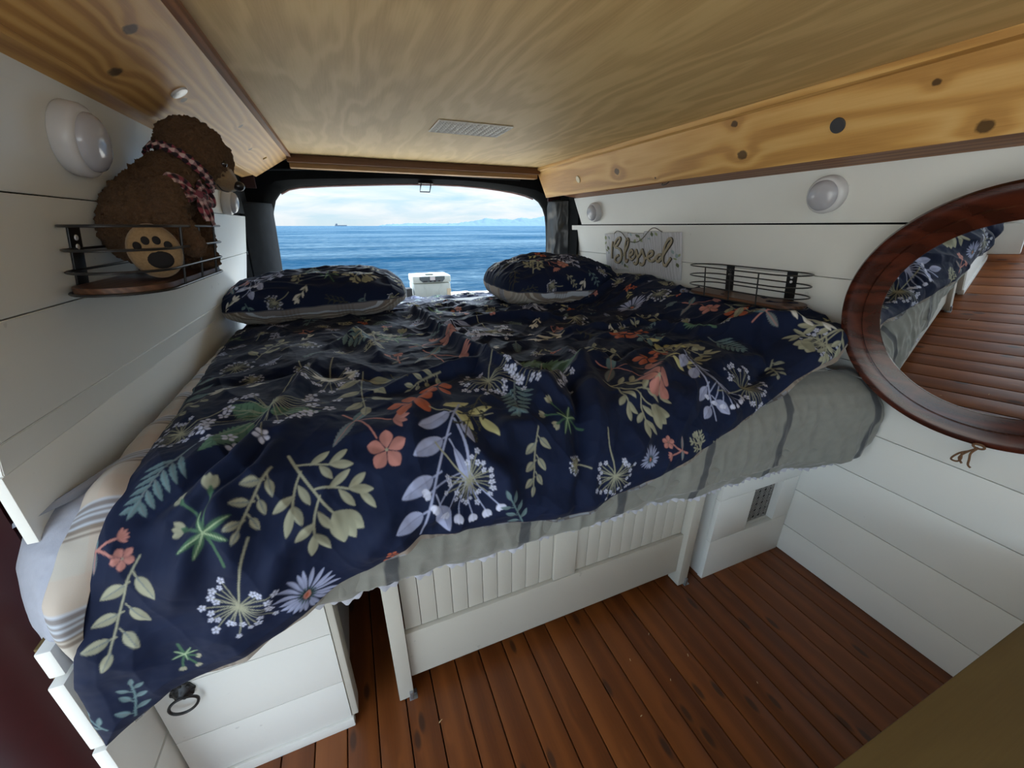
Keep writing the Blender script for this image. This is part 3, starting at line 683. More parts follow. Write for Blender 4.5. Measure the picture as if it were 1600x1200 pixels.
b = MB(); b.box((1.10, .682, .15), (1.245, .687, .325)); b.build('vent_backing', plain('black_mesh', (.006, .006, .007), .9), t)

t = empty('bench_frame', (.43, .68, 0)); tag(t, 'cream painted fold-out bench front with beadboard panels, between the two bed boxes', 'bench front')
for x0, x1 in ((-.035, .0), (.853, .889)):
    b = MB(); b.cbox((x0, .655, .004), (x1, .70, .44), .002); lg = b.build('leg', M['cream'], t)
    b = MB(); s = x1
    b.cbox((s-.012, .648, 0), (s+.008, .672, .003), .001); b.cbox((s-.010, .6485, 0), (s-.002, .6545, .028), .001); b.lathe([(.004, 0), (.003, .0025)], Matrix.Translation((s+.003, .662, .003)), 10); b.build('bracket', M['steel'], lg)
b = MB(); b.cbox((.0005, .672, .052), (.8525, .690, .205), .002); b.build('bottom_rail', M['cream'], t)
b = MB(); b.cbox((.395, .674, .2055), (.462, .690, .40), .002); b.build('centre_stile', M['cream'], t)
b = MB(); b.cbox((.0005, .674, .4005), (.8525, .690, .44), .002); b.build('top_rail', M['cream'], t)
b = MB()
for x0, x1 in ((.002, .394), (.463, .851)):
    n = 10; w = (x1-x0)/n
    for k in range(n): b.cbox((x0+k*w+.0006, .683, .206), (x0+(k+1)*w-.0006, .6898, .40), .0011)
b.build('beadboard_panel', M['cream'], t)
b = MB(); b.box((-.44, .662, .4425), (1.315, 2.24, .4585)); tag(b.build('bed_board', wood('brown_plywood', [(0, srgb(84, 50, 34)), (1, srgb(120, 78, 54))], 'X', 20, .1)), 'brown plywood board lying on the bed boxes under the mattress', 'board')

# ---------------------------------------------------------------- ceiling vent, caps, sill, near bench
t = empty('ceiling_vent', (.44, 1.45, 1.4)); tag(t, 'rectangular white lattice vent grille in the plywood ceiling', 'vent')
b = MB(); lattice(b, (.318, 1.372, 1.3975), (1, 0, 0), (0, 1, 0), 12, 8, .0202, .0062, .0020, (0, 0, -1)); b.build('grille', plain('white_lattice', (.82, .80, .76), .5), t)
b = MB(); b.box((.318, 1.372, 1.3985), (.560, 1.534, 1.3998)); b.build('backing', plain('dark_recess', (.008, .006, .005), .95), t)
def cap(p, nrm, r, label, mat):
    n = Vector(nrm).normalized(); m = Matrix.Translation(Vector(p)) @ n.to_track_quat('Z', 'Y').to_matrix().to_4x4()
    b = MB(); b.lathe([(r, -.001), (r, .002), (r*.93, .0035), (0.001, .0045)], m, 28)
    return tag(b.build('snap_cap', mat), label, 'cap')
nL = (math.cos(math.radians(59.8)), 0, -math.sin(math.radians(59.8))); nR = (-math.cos(math.radians(24.9)), 0, -math.sin(math.radians(24.9)))
nL = Vector((.0885, 0, -.152)).normalized(); nR = Vector((-.1445, 0, -.067)).normalized()
cap((-.262, 1.105, 1.3445), nL, .0165, 'round white cap on the left ceiling board above the teddy bear', M['puck'])
cap((1.1035, .700, 1.317), nR, .0165, 'round dark grey cap on the right ceiling board', plain('dark_grey_cap', (.05, .05, .055), .5))
cap((1.1055, 1.86, 1.312), nR, .0165, 'round cream cap on the right ceiling board near the rear window', plain('cream_cap', (.62, .54, .36), .5))
cap((-.250, 2.02, 1.3515), nL, .008, 'small wooden plug in the left ceiling board near the window', M['ply'])
# small wire hook under the right board
b = MB(); b.tube([(1.137, 1.30, 1.249), (1.134, 1.298, 1.243), (1.132, 1.29, 1.241), (1.131, 1.27, 1.244), (1.133, 1.262, 1.250)], .0018, 6); tag(b.build('cable_clip', M['wire']), 'tiny dark cable clip on the lower edge of the right ceiling board', 'clip')

t = empty('door_sill', (-.55, .1, 0)); tag(t, 'ribbed silver metal door sill beside the wooden floor, seen in the mirror', 'door sill')
b = MB(); b.cbox((-.66, -.95, .0005), (-.50, .53, .006), .001); b.build('sill_plate', M['alu'], t)
b = MB()
for x in (-.655, -.60, -.55, -.51): b.cbox((x, -.94, .0062), (x+.012, .525, .016), .002)
b.build('ribs', M['alu'], t)
t = empty('seat_box', (.8, -.2, 0)); tag(t, 'olive brown plywood seat top in the lower right corner', 'bench')
b = MB(); b.cbox((.20, -.55, .43), (1.312, .100, .45), .004); b.build('seat_top', M['olive'], t)
b = MB(); b.box((.24, -.52, 0), (1.31, .085, .4295)); b.build('seat_base', M['white'], t)

# ---------------------------------------------------------------- push lights
def frame_on_wall(side, y, z, off=0.0):
    x = wrx(z) if side > 0 else wlx(z)
    n = Vector((-side*math.cos(LEAN), 0, -math.sin(LEAN))); up = Vector((-side*math.sin(LEAN), 0, math.cos(LEAN)))
    yv = n.cross(up)*-1 if False else up.cross(n)
    m = Matrix((( yv.x, up.x, n.x, 0), (yv.y, up.y, n.y, 0), (yv.z, up.z, n.z, 0), (0, 0, 0, 1)))
    return Matrix.Translation(Vector((x, y, z))+n*(off+.0005)) @ m
def puck(side, y, z, label, r=.047):
    m = frame_on_wall(side, y, z); t = empty('push_light', m.translation); tag(t, label, 'light', 'round push lights on the walls')
    b = MB(); b.lathe([(r*.97, 0), (r, .003), (r, .019), (r*.97, .023), (r*.90, .026), (r*.86, .027)], m, 48); b.build('housing', M['puck'], t)
    b = MB(); b.lathe([(r*.80, .0265), (r*.80, .031), (r*.74, .036), (r*.60, .0405), (r*.40, .0435), (r*.2, .045), (.0005, .0455)], m, 48); b.build('lens', M['dome'], t)
puck(1, .762, 1.181, 'round white push light on the right wall between the wire shelf and the mirror')
puck(1, 1.893, 1.168, 'round white push light on the right wall beside the rear window')
puck(-1, .905, 1.226, 'round white push light on the left wall, left of the teddy bear', .052)
puck(-1, 1.81, 1.182, 'round white push light on the left wall, under the teddy bear nose', .044)

# ---------------------------------------------------------------- wire shelves
def shelf(side, yc, z0, label):
    """stadium board with three wire loops, fixed to the leaning wall by two flat brackets"""
    zc = z0+.05; xw = (wrx(z0) if side > 0 else wlx(z0))-side*.003
    hl, dep = .205, .135; rr = dep/2
    t = empty('wire_shelf', (xw-side*.07, yc, z0)); tag(t, label, 'shelf', 'black wire wall shelves')
    def loop(inset, n=14):
        pts = []; r = rr-inset
        for s, c in ((1, hl-rr), (-1, -(hl-rr))):
            for k in range(n+1):
                a = -math.pi/2*s+math.pi*k/n*1.0*1
                a = (-math.pi/2+math.pi*k/n) if s > 0 else (math.pi/2+math.pi*k/n)
                pts.append((r*math.sin(a), c+r*math.cos(a)))
        return pts
    lp = loop(.004)
    b = MB(); b.prism([(xw-side*(rr+px), yc+py, z0) for px, py in lp], (0, 0, .012)); b.build('shelf_board', M['walnut'], t)
    b = MB()
    for dz in (.000, .034, .066, .100):
        sh = -side*(dz*math.tan(LEAN))
        b.tube([(xw-side*(rr+px)+sh, yc+py, z0+dz+(0.002 if dz == 0 else 0)) for px, py in loop(0)], .0021, 8, closed=True)
    for py in (-.10, 0.0, .10):
        b.tube([(xw-side*(dep-.001), yc+py, z0), (xw-side*(dep-.001)-side*.100*math.tan(LEAN), yc+py, z0+.10)], .0021, 8)
    b.build('wire_basket', M['wire'], t)
    for dy in (-.112, .112):
        m = frame_on_wall(side, yc+dy, zc)
        b = MB(); b.cbox((-.016, -.052, 0), (.016, .050, .003), .001, 0, m); k = b.build('bracket', M['wire'], t)
        b = MB()
        for dz in (.034, .020): b.lathe([(.0045, .003), (.004, .0045), (.001, .005)], m @ Matrix.Translation((0, dz, 0)), 12)
        b.build('screw', M['puck'], k)
shelf(1, .940, .868, 'empty black wire shelf with a brown board, on the right wall behind the duvet')
shelf(-1, .985, 1.000, 'black wire shelf with a dark board holding the teddy bear, on the left wall')

# ---------------------------------------------------------------- sign
m = Matrix()
pTL, pTR, pBL = Vector((1.2615, 1.812, 1.063)), Vector((1.2585, 1.285, 1.076)), Vector((1.2915, 1.780, .886))
U = (pTR-pTL); W = U.length; U.normalize(); Vd = (pBL-pTL); Vd = (Vd-U*Vd.dot(U)); H = Vd.length; Vd.normalize(); Nn = U.cross(Vd)
if Nn.x > 0: Nn = -Nn
mS = Matrix(((U.x, Vd.x, Nn.x, pTL.x), (U.y, Vd.y, Nn.y, pTL.y), (U.z, Vd.z, Nn.z, pTL.z), (0, 0, 0, 1)))
t = empty('wall_sign', mS @ Vector((W/2, H/2, 0))); tag(t, 'whitewashed slatted wooden sign with raised lettering and painted leaves, hanging on the right wall', 'sign')
cuts = [(0, .155, .000, -.006), (.155, .36, -.005, -.012), (.36, .575, .000, .004), (.575, .79, -.008, .000), (.79, 1.0, -.002, .010)]
for u0, u1, t0, b0 in cuts:
    b = MB(); b.cbox((u0*W+.0012, t0, .002), (u1*W-.0012, H+b0, .0095), .0012, 0, mS)
    b.build('slat', wood('whitewashed_slat', [(0, srgb(150, 148, 150)), (.4, srgb(200, 200, 204)), (1, srgb(222, 220, 218))], 'Z', 70, .06, swirl=.2, contrast=.5), t) if u0 == 0 else b.build('slat', bpy.data.materials['whitewashed_slat'], t)
b = MB(); b.box((.03*W, .03, .0003), (.97*W, .045, .002), 0, mS); b.box((.03*W, .13, .0003), (.97*W, .145, .002), 0, mS); b.build('back_batten', M['walnut'], t)
ST = [
 [(335, 360), (322, 440), (312, 540), (306, 660)],
 [(352, 455), (385, 370), (430, 310), (465, 300), (468, 335), (430, 405), (378, 458), (430, 480), (470, 520), (482, 590), (465, 670), (415, 730), (368, 715), (362, 670), (395, 620), (430, 600)],
 [(512, 610), (560, 500), (600, 400), (605, 330), (575, 330), (552, 420), (542, 540), (540, 660), (552, 712), (585, 670)],
 [(600, 610), (650, 580), (672, 530), (645, 505), (618, 550), (612, 620), (640, 670), (684, 640), (712, 560), (722, 500), (735, 560), (745, 640), (735, 710), (700, 745), (678, 715)],
 [(745, 640), (790, 560), (816, 495), (830, 560), (848, 650), (836, 720), (795, 755), (768, 720)],
 [(848, 650), (900, 620), (960, 580), (968, 535), (930, 525), (898, 580), (900, 650), (935, 690), (985, 660), (1030, 590), (1085, 575)],
 [(1085, 575), (1045, 580), (1018, 640), (1032, 688), (1080, 640), (1150, 490), (1205, 380), (1212, 330), (1180, 325), (1140, 400), (1112, 520), (1100, 640), (1112, 730), (1140, 745), (1175, 680), (1200, 620)]]
def smooth(pts, n=6):
    out = []
    for k in range(len(pts)-1):
        p0 = pts[max(k-1, 0)]; p1 = pts[k]; p2 = pts[k+1]; p3 = pts[min(k+2, len(pts)-1)]
        for j in range(n):
            q = j/n; out.append(tuple(.5*((2*b_)+(-a_+c_)*q+(2*a_-5*b_+4*c_-d_)*q*q+(-a_+3*b_-3*c_+d_)*q**3) for a_, b_, c_, d_ in zip(p0, p1, p2, p3)))
    out.append(pts[-1]); return out
def sgn(x, y, e):
    u = (x-185)/(1315-185); v = (y-235)/(620+80*u); return mS @ Vector((u*W, v*H*.98, e))
for nm, rad, e, mt, sh in (('letter_outline', .0066, .0108, plain('dark_letter_edge', (.05, .045, .035), .6), 7), ('lettering', .0056, .0140, plain('tan_lettering', srgb(168, 156, 132), .6), 0)):  # dark outline layer, offset behind the tan letters
    b = MB()
    for s_ in ST:
        pp = smooth(s_); q = [sgn(x+sh, y+sh*.5, e) for x, y in pp]
        rad_l = [rad*(.78+.35*abs(math.sin(k*.23))) for k in range(len(q))]
        b.tube(q, rad_l, 8, flat=.35, up=Nn)
    b.build(nm, mt, t)
b = MB(); rg = random.Random(3)
for (x, y, a, l, mi) in ((205, 300, 1.5, 80, 0), (265, 300, 1.2, 70, 1), (200, 390, 2, 60, 0), (240, 480, 1.3, 80, 2), (215, 520, .8, 60, 0), (245, 560, 1.6, 50, 1), (640, 250, 1.2, 70, 1), (745, 275, .6, 90, 2), (790, 340, 1.0, 90, 0), (700, 360, 1.8, 80, 0), (950, 250, 1.4, 80, 2), (1010, 250, 1.1, 70, 0), (910, 320, .4, 50, 1), (1220, 530, 1.2, 80, 1), (1270, 590, 1.5, 80, 1), (1250, 640, .5, 60, 0), (1280, 740, 1.3, 80, 2), (480, 740, 1.6, 80, 1), (525, 780, 1.5, 70, 2), (560, 800, 1, 60, 0), (1300, 580, 1.9, 60, 0)):
    ca, sa = math.cos(a), math.sin(a); pl = []
    for k in range(14):
        f_ = k/14; w_ = math.sin(math.pi*(f_*2 % 1))*.24*(1 if f_ < .5 else -1); s_ = f_*2 if f_ < .5 else 2-f_*2
        lx, ly = (s_-.5)*l, w_*l; pl.append(sgn(x+lx*ca-ly*sa, y+lx*sa+ly*ca, .0098))
    b.prism(pl, Nn*.0003, mi)
b.build('painted_leaves', [plain('leaf_sage', srgb(150, 158, 120)), plain('leaf_grey', srgb(150, 166, 168)), plain('leaf_dark', srgb(92, 100, 70))], t)
b = MB(); b.tube(smooth([mS @ Vector(p) for p in ((.17*W, -.003, .012), (.21*W, -.013, .012), (.28*W, -.006, .013), (.36*W, .024, .016), (.42*W, .036, .016), (.50*W, .036, .016), (.58*W, .018, .015), (.66*W, -.014, .013), (.72*W, -.022, .012), (.80*W, -.006, .012))], 5), .0018, 6); b.build('hanging_wire', M['wire'] if 0 else plain('grey_cord', srgb(96, 90, 78)), t)

# ---------------------------------------------------------------- round mirror
MT, MY = math.radians(15), math.radians(6)
mn = Vector((-math.cos(MT)*math.cos(MY), -math.sin(MY)*math.cos(MT), -math.sin(MT)))
mu = (Vector((0, 0, 1))-mn*mn.z).normalized(); mv = mu.cross(mn)
MC = Vector((1.218, .332, .907)); MR = .286
mm = Matrix(((mv.x, mu.x, mn.x, MC.x), (mv.y, mu.y, mn.y, MC.y), (mv.z, mu.z, mn.z, MC.z), (0, 0, 0, 1)))
t = empty('round_mirror', MC); tag(t, 'large round mirror in a polished dark wood frame hanging on the right wall', 'mirror')
b = MB()
prof = [(MR-.010, -.018), (MR-.002, -.012), (MR, .004), (MR-.004, .012), (MR-.012, .014), (MR-.020, .012), (MR-.040, .004), (MR-.043, .0015), (MR-.046, .004), (MR-.060, -.004), (MR-.074, -.010), (MR-.075, -.018)]
n = 128; V = []
for r, h in prof:
    for j in range(n): q = 2*math.pi*j/n; V.append(mm @ Vector((r*math.cos(q), r*math.sin(q), h)))
F = [(k*n+j, k*n+(j+1) % n, (k+1)*n+(j+1) % n, (k+1)*n+j) for k in range(len(prof)-1) for j in range(n)]+[((len(prof)-1)*n+j, (len(prof)-1)*n+(j+1) % n, (j+1) % n, j) for j in range(n)]
b.add(V, F, 0, True); b.build('wood_frame', M['mahog'], t)
k = NT('mirror_glass', .01, .5, (.86, .88, .88), 1.0)
b = MB(); b.lathe([(MR-.072, -.016), (MR-.072, -.012)], mm, 96); b.build('glass', k.m, t)
jute = plain('jute_twine', srgb(112, 84, 62), .95, .1, var=.25, scale=200)
t2 = empty('twine_tassel', mm @ Vector((.0, -MR, .01))); tag(t2, 'knotted brown twine hanging at the bottom edge of the round mirror', 'twine')
kp = mm @ Vector((.030, -MR+.008, .017))
def tw(o): return kp+Vector((0, o[0], o[1]))+mn*o[2]
b = MB(); b.tube([kp+mv*.009*math.cos(a)+mu*.006*math.sin(a)+mn*.002 for a in np.linspace(0, 6.28, 14, endpoint=False)], .0026, 6, closed=True); b.build('knot', jute, t2)
for pts in (((0, -.004, 0), (.010, -.016, .004), (.022, -.028, .004), (.030, -.044, .003), (.030, -.052, .002), (.020, -.050, .004), (.016, -.040, .004), (.020, -.026, .003)), ((0, -.005, .002), (.006, -.020, .004), (.004, -.036, .003), (.002, -.050, .002), (-.004, -.055, .002)), ((.001, -.004, .002), (.014, -.024, .003), (.020, -.040, .003), (.012, -.052, .002))):
    b = MB(); b.tube(smooth([tw(p) for p in pts], 4), .0021, 6); b.build('strand', jute, t2)

# pale wood shavings lying on the floor
sv = plain('pale_shaving', srgb(206, 180, 140), .8)
for (x, y, a, L) in ((.045, .575, .5, .010), (.560, .520, 1.3, .006), (.625, .440, .9, .005), (.715, .470, 1.1, .007), (.500, .405, .2, .005), (.830, .350, 1.2, .004), (.655, .560, .8, .006)):
    b = MB(); ca, sa = math.cos(a), math.sin(a)
    b.tube([(x, y, .0012), (x+ca*L*.5, y+sa*L*.5, .0022), (x+ca*L, y+sa*L, .0012)], .0009, 5)
    tag(b.build('wood_shaving', sv), 'tiny pale wood shaving lying on the wooden floor', 'shaving', 'pale wood shavings on the floor')
# ---------------------------------------------------------------- mattress with its grey jersey sheet
def rbox_pts(nx, ny, nz):
    pass
def sheet_color(X, Y, Z):
    c = np.empty(X.shape+(3,)); c[:] = np.array(srgb(124, 124, 117))
    c *= (1+.10*fbm(X*60, Y*60+Z*60, 5, 3)[..., None])
    warm = np.array(srgb(156, 159, 170)); k = sstep(-.15, -.36, X)
    c = c*(1-k[..., None])+warm*(1+.10*fbm(X*120, Y*120+Z*90, 8, 2)[..., None])*k[..., None]
    dark = np.array(srgb(74, 76, 78))
    wob = .006*vnoise(Z*14, X*3, 4)
    for x0 in (-.27, .0, .262, .50, .742, 1.008, 1.262):
        m = sstep(.0135, .0115, np.abs(X-x0-wob-(Z-.6)*.06)); m = m*sstep(-.2, -.1, X)
        c = c*(1-m[..., None])+dark*m[..., None]
    for y0 in (.715, .985, 1.25, 1.52):
        m = sstep(.0155, .0135, np.abs(Y-y0+.004*np.sin(X*30)))*sstep(.69, .71, Z)*.8*sstep(.0, -.2, X)
        c = c*(1-m[..., None])+dark*m[..., None]
    return c
X0, X1, YA, YBk, Z0, Z1, RC, RV = -.447, 1.316, .545, 2.23, .475, .742, .115, .10
def mattress_ring(n=760):
    """plan outline, with a bulging rounded corner at the door side"""
    pts = []
    def arc(cx, cy, r, a0, a1, k):
        for j in range(k): a = a0+(a1-a0)*j/k; pts.append((cx+r*math.cos(a), cy+r*math.sin(a)))
    def seg(a, b_, k):
        for j in range(k): q = j/k; pts.append((a[0]+(b_[0]-a[0])*q, a[1]+(b_[1]-a[1])*q))
    xl = -.522
    seg((X0, YBk), (X0, .83), 40); seg((X0, .83), (xl, .70), 14); arc(xl+.14, .572+.14, .14, math.pi, 1.5*math.pi, 34)
    seg((xl+.14, .572), (X1-.03, .568), 420); arc(X1-.03, .598, .03, 1.5*math.pi, 2*math.pi, 8); seg((X1, .598), (X1, YBk), 60); seg((X1, YBk), (X0, YBk), 40)
    return np.array(pts)
R_ = mattress_ring(); cen = np.array([.42, 1.35])
lev = []; prof = [(0.02, .468), (.0, .49), (-.004, .53), (-.006, .57), (-.002, .61), (.006, .65), (.022, .685), (.045, .706), (.075, .722), (.12, .729), (.18, .731), (.30, .731), (.55, .731), (.9, .731)]
from_edge = []
nrm = np.roll(R_, -1, 0)-np.roll(R_, 1, 0); nrm = np.stack([nrm[:, 1], -nrm[:, 0]], 1); nrm /= np.linalg.norm(nrm, axis=1)[:, None]
if ((R_-cen)*nrm).sum(1).mean() < 0: nrm = -nrm
PR = []
pz = np.interp(np.linspace(0, 13, 90), range(14), [p[1] for p in prof]); pi_ = np.interp(np.linspace(0, 13, 90), range(14), [p[0] for p in prof])
for ins, z in zip(pi_, pz):
    q = min(1, ins/.9)
    sh = cen+(R_-cen)*(1-min(ins, .9)/.92) if ins > .1 else R_-nrm*ins
    if .08 < ins <= .1: pass
    PR.append(np.concatenate([sh, np.full((len(R_), 1), z)], 1))
PR = np.array(PR)
PR[..., 1] -= .062*sstep(.98, 1.28, PR[..., 0])*sstep(1.2, .6, PR[..., 1])
d = .010*fbm(PR[..., 0]*6, PR[..., 2]*9+PR[..., 1]*6, 2, 3)+.006*(1-np.abs(vnoise(PR[..., 0]*22, PR[..., 2]*6+PR[..., 1]*4, 12)*2))
fr = sstep(.70, .56, PR[..., 1])*sstep(.72, .62, PR[..., 2])
PR[..., 1] -= d*fr*1.3; PR[..., 2] += d*.5*sstep(.72, .74, PR[..., 2])
PR[..., 0] = np.clip(PR[..., 0], -.56, 1.318)
t = empty('mattress', (.43, 1.4, .46)); tag(t, 'thick mattress under a grey striped jersey sheet across the rear of the van', 'mattress')
grid_mesh('fitted_sheet', PR, M['sheet'], t, col=sheet_color(PR[..., 0], PR[..., 1], PR[..., 2]), wrap=True)
b = MB(); b.cbox((-.44, .60, .459), (1.31, 2.22, .62), .02); b.build('cushion', M['sheet'] if 0 else plain('mattress_ticking', (.5, .5, .5), .9), t)
# loose lower edge of the sheet, wavy, with a pale elastic hem
def skirt(xa, xb, n, zbot, seed):
    u = np.linspace(0, 1, n)[None, :]; v = np.linspace(0, 1, 26)[:, None]
    X = xa+(xb-xa)*u+0*v
    zb = zbot(X)+.006*vnoise(X*9, X*0, seed)+.0035*np.sin(X*75+3*vnoise(X*6, 0*X, 2))
    Z = .56+(zb-.56)*v
    Y = .562+.030*(1-sstep(0, .3, v))+.022*v**1.5 + (.006*np.sin(X*23+4*vnoise(X*5, 0*X, seed))+.002*np.sin(X*95))*v**1.2 + .012*vnoise(X*7, v*2+0*X, seed+1)*v
    Y = Y-.062*sstep(.98, 1.28, X)
    return np.stack([X, Y, Z], -1)
zb = lambda x: np.interp(x, [-.40, -.2, -.05, .1, .3, .5, .7, .9, 1.1, 1.2, 1.27, 1.31], [.475, .478, .478, .470, .474, .468, .452, .447, .452, .462, .500, .560])
S = skirt(-.385, 1.312, 900, zb, 31)
grid_mesh('sheet_skirt', S, M['sheet'], t, col=sheet_color(S[..., 0], S[..., 1]+0, S[..., 2]), solid=.002)
e = S[-1]; b = MB(); V = []
F_ = []
for k, p in enumerate(e[::2]):
    a = .003*math.sin(k*1.1)+.002*math.sin(k*.37)
    V += [(p[0], p[1]-.002, p[2]+.0035), (p[0], p[1]-.004+a, p[2]-.0035+.5*a), (p[0], p[1]+.003, p[2]-.001)]
nn = len(V)//3
for k in range(nn-1):
    for j in range(3): F_.append((k*3+j, k*3+(j+1) % 3, (k+1)*3+(j+1) % 3, (k+1)*3+j))
b.add(V, F_, 0, True); b.build('elastic_hem', M['frill'], t)

# ---------------------------------------------------------------- duvet
MOTIFS = [('lily', -0.203, 1.293, -0.311, 1.273),
 ('sprig', -0.322, 1.299, -0.353, 1.411),
 ('umbel', -0.25, 1.401, -0.358, 1.511),
 ('fern', -0.272, 1.54, -0.332, 1.639),
 ('big', -0.174, 1.476, -0.25, 1.403),
 ('big', -0.17, 1.481, -0.087, 1.487),
 ('big', -0.2, 1.491, -0.261, 1.565),
 ('umbel', -0.142, 1.252, -0.188, 1.586),
 ('plant', -0.219, 1.728, -0.257, 1.628),
 ('sprig', -0.318, 1.69, -0.381, 1.82),
 ('umbel', -0.188, 1.704, -0.237, 1.852),
 ('daisy', -0.134, 1.821, -0.11, 1.778),
 ('teal', -0.386, 1.938, -0.369, 1.864),
 ('branch', -0.133, 1.605, -0.05, 1.742),
 ('sprig', -0.153, 1.624, -0.201, 1.702),
 ('coral', -0.05, 1.513, 0.016, 1.626),
 ('orange', 0.076, 1.527, 0.074, 1.448),
 ('white', 0.165, 1.551, 0.049, 1.768),
 ('umbel', 0.098, 1.63, 0.172, 1.745),
 ('umbel', -0.071, 1.165, -0.082, 1.383),
 ('sprig', -0.004, 1.276, -0.007, 1.508),
 ('sprig', 0.164, 1.391, 0.08, 1.436),
 ('umbel', 0.313, 1.364, 0.215, 1.544),
 ('fern', 0.31, 1.494, 0.267, 1.611),
 ('big', 0.501, 1.455, 0.339, 1.363),
 ('umbel', 0.44, 1.38, 0.337, 1.572),
 ('twig', 0.218, 1.53, 0.151, 1.634),
 ('sprig', 0.292, 1.641, 0.258, 1.743),
 ('plant', 0.394, 1.656, 0.317, 1.603),
 ('branch', 0.503, 1.554, 0.595, 1.681),
 ('umbel', 0.439, 1.666, 0.437, 1.809),
 ('daisy', 0.529, 1.739, 0.523, 1.709),
 ('coral', 0.551, 1.452, 0.612, 1.595),
 ('coral', 0.163, 1.165, 0.211, 1.305),
 ('teal', 0.239, 1.806, 0.2, 1.728),
 ('orange', 0.684, 1.483, 0.706, 1.43),
 ('orange', 0.77, 1.277, 0.805, 1.198),
 ('white', 0.784, 1.504, 0.733, 1.697),
 ('umbel', 0.765, 1.638, 0.948, 1.636),
 ('sprig', 1.022, 1.579, 0.978, 1.636),
 ('umbel', 1.204, 1.592, 1.075, 1.612),
 ('coral', 1.071, 1.455, 1.154, 1.492),
 ('orange', 1.12, 1.35, 1.147, 1.3),
 ('branch', 1.201, 1.591, 1.065, 1.595),
 ('fern', 0.975, 1.41, 0.995, 1.524),
 ('big', 1.006, 1.267, 1.011, 1.4),
 ('umbel', 1.074, 1.421, 1.028, 1.373),
 ('sprig', 0.647, 1.434, 0.614, 1.307),
 ('sprig', 1.025, 1.149, 1.003, 1.047),
 ('umbel', 0.659, 1.035, 0.81, 0.988),
 ('white', 0.304, 0.868, 0.369, 1.12),
 ('umbel', 0.403, 0.898, 0.418, 1.156),
 ('coral', 0.133, 1.105, 0.257, 1.089),
 ('lily', -0.014, 1.267, -0.099, 1.307),
 ('umbel', -0.208, 1.035, -0.116, 0.955),
 ('fern', -0.079, 0.906, 0.029, 1.046),
 ('sprig', -0.266, 1.071, -0.225, 0.896),
 ('branch', -0.006, 1.039, 0.116, 0.931),
 ('plant', 0.365, 0.605, 0.24, 0.701),
 ('twig', 1.014, 0.8, 0.888, 0.794),
 ('umbel', 1.124, 0.91, 1.132, 1.054),
 ('coral', 1.122, 1.128, 1.123, 1.247),
 ('white', 0.566, 0.839, 0.728, 0.788),
 ('daisy', 1.043, 0.961, 1.052, 0.905),
 ('teal', 0.92, 1.294, 0.778, 1.341),
 ('sprig', 1.167, 1.257, 1.131, 1.432),
 ('coral', 0.633, 1.747, 0.586, 1.717),
 ('twig', 0.058, 1.307, 0.088, 1.403),
 ('lily', 1.131, 1.496, 1.168, 1.576),
 ('plant', 0.057, 1.063, 0.163, 0.913),
 ('teal', -0.367, 1.338, -0.382, 1.141),
 ('umbel', -0.342, 1.171, -0.28, 1.065),
 ('lily', 0.626, 1.152, 0.49, 1.191),
 ('branch', 0.731, 1.504, 0.905, 1.44)]

cv = Canvas(-.6, 1.45, -.05, 2.15, .00105, NAVY)
rng = random.Random(11)
YY, XX = np.mgrid[0:cv.h, 0:cv.w]; cv.c *= (1+.18*fbm(XX*.02, YY*.02, 3, 3)[..., None]).astype(np.float32)
for kd, ax, ay, bx, by in MOTIFS:
    MOT[kd]((cv), (ax, ay), (bx, by), rng)
fill = ['sprig', 'umbel', 'twig', 'fern', 'coral', 'branch', 'lily', 'teal', 'orange', 'plant', 'sprig', 'umbel', 'daisy', 'white']
for tries in range(3000):
    x, y = rng.uniform(-.42, 1.33), rng.uniform(.02, 2.0); a = rng.uniform(0, 6.28); L = rng.uniform(.045, .105)
    cx, cy = x+math.cos(a)*L/2, y+math.sin(a)*L/2; i = int((cx-cv.x0)/cv.res); j = int((cy-cv.y0)/cv.res); h = int(L*.56/cv.res)
    if not cv.occ[max(0, j-h):j+h, max(0, i-h):i+h].any():
        kd = rng.choice(fill); L2 = L*(.35 if kd in ('orange', 'daisy') else 1); MOT[kd](cv, (x, y), (x+math.cos(a)*L2, y+math.sin(a)*L2), rng)
X, T, P = duvet_grid(1180, 1000)
duvet = grid_mesh('duvet', P, M['cloth'], None, col=cv.sample(X, T), solid=0)
tag(duvet, 'large crumpled navy duvet printed with leaves and flowers, spread over the bed', 'duvet')
# the lining that turns out beyond the left edge, its lower layer, and the hem underside
tt = np.linspace(.35, 1.835, 420)[:, None]; u = np.linspace(0, 1, 50)[None, :]
wid = np.interp(tt, [.35, .7, 1.0, 1.3, 1.5, 1.6, 1.72, 1.80, 1.835], [.008, .014, .030, .050, .058, .058, .050, .022, .008])
Xe = left_at(tt)+.012; Xl = Xe-wid*u-.0; Tl = tt+0*u
Yb, zb_, nY, nZ = base_pt(Xl, Tl)
w = .008*fbm(Xl*9, Tl*9, 44, 3)+.006+.014*np.sin(np.pi*u)*(.4+.6*np.sin(Tl*19)**2)*sstep(.9, 1.2, Tl)-.006*u
Pl = np.stack([Xl, Yb+nY*w, zb_+nZ*w], -1)
grid_mesh('plaid_lining', Pl, M['plaid'], duvet, col=plaid(Xl+.3*Tl*0, Tl), solid=.003)
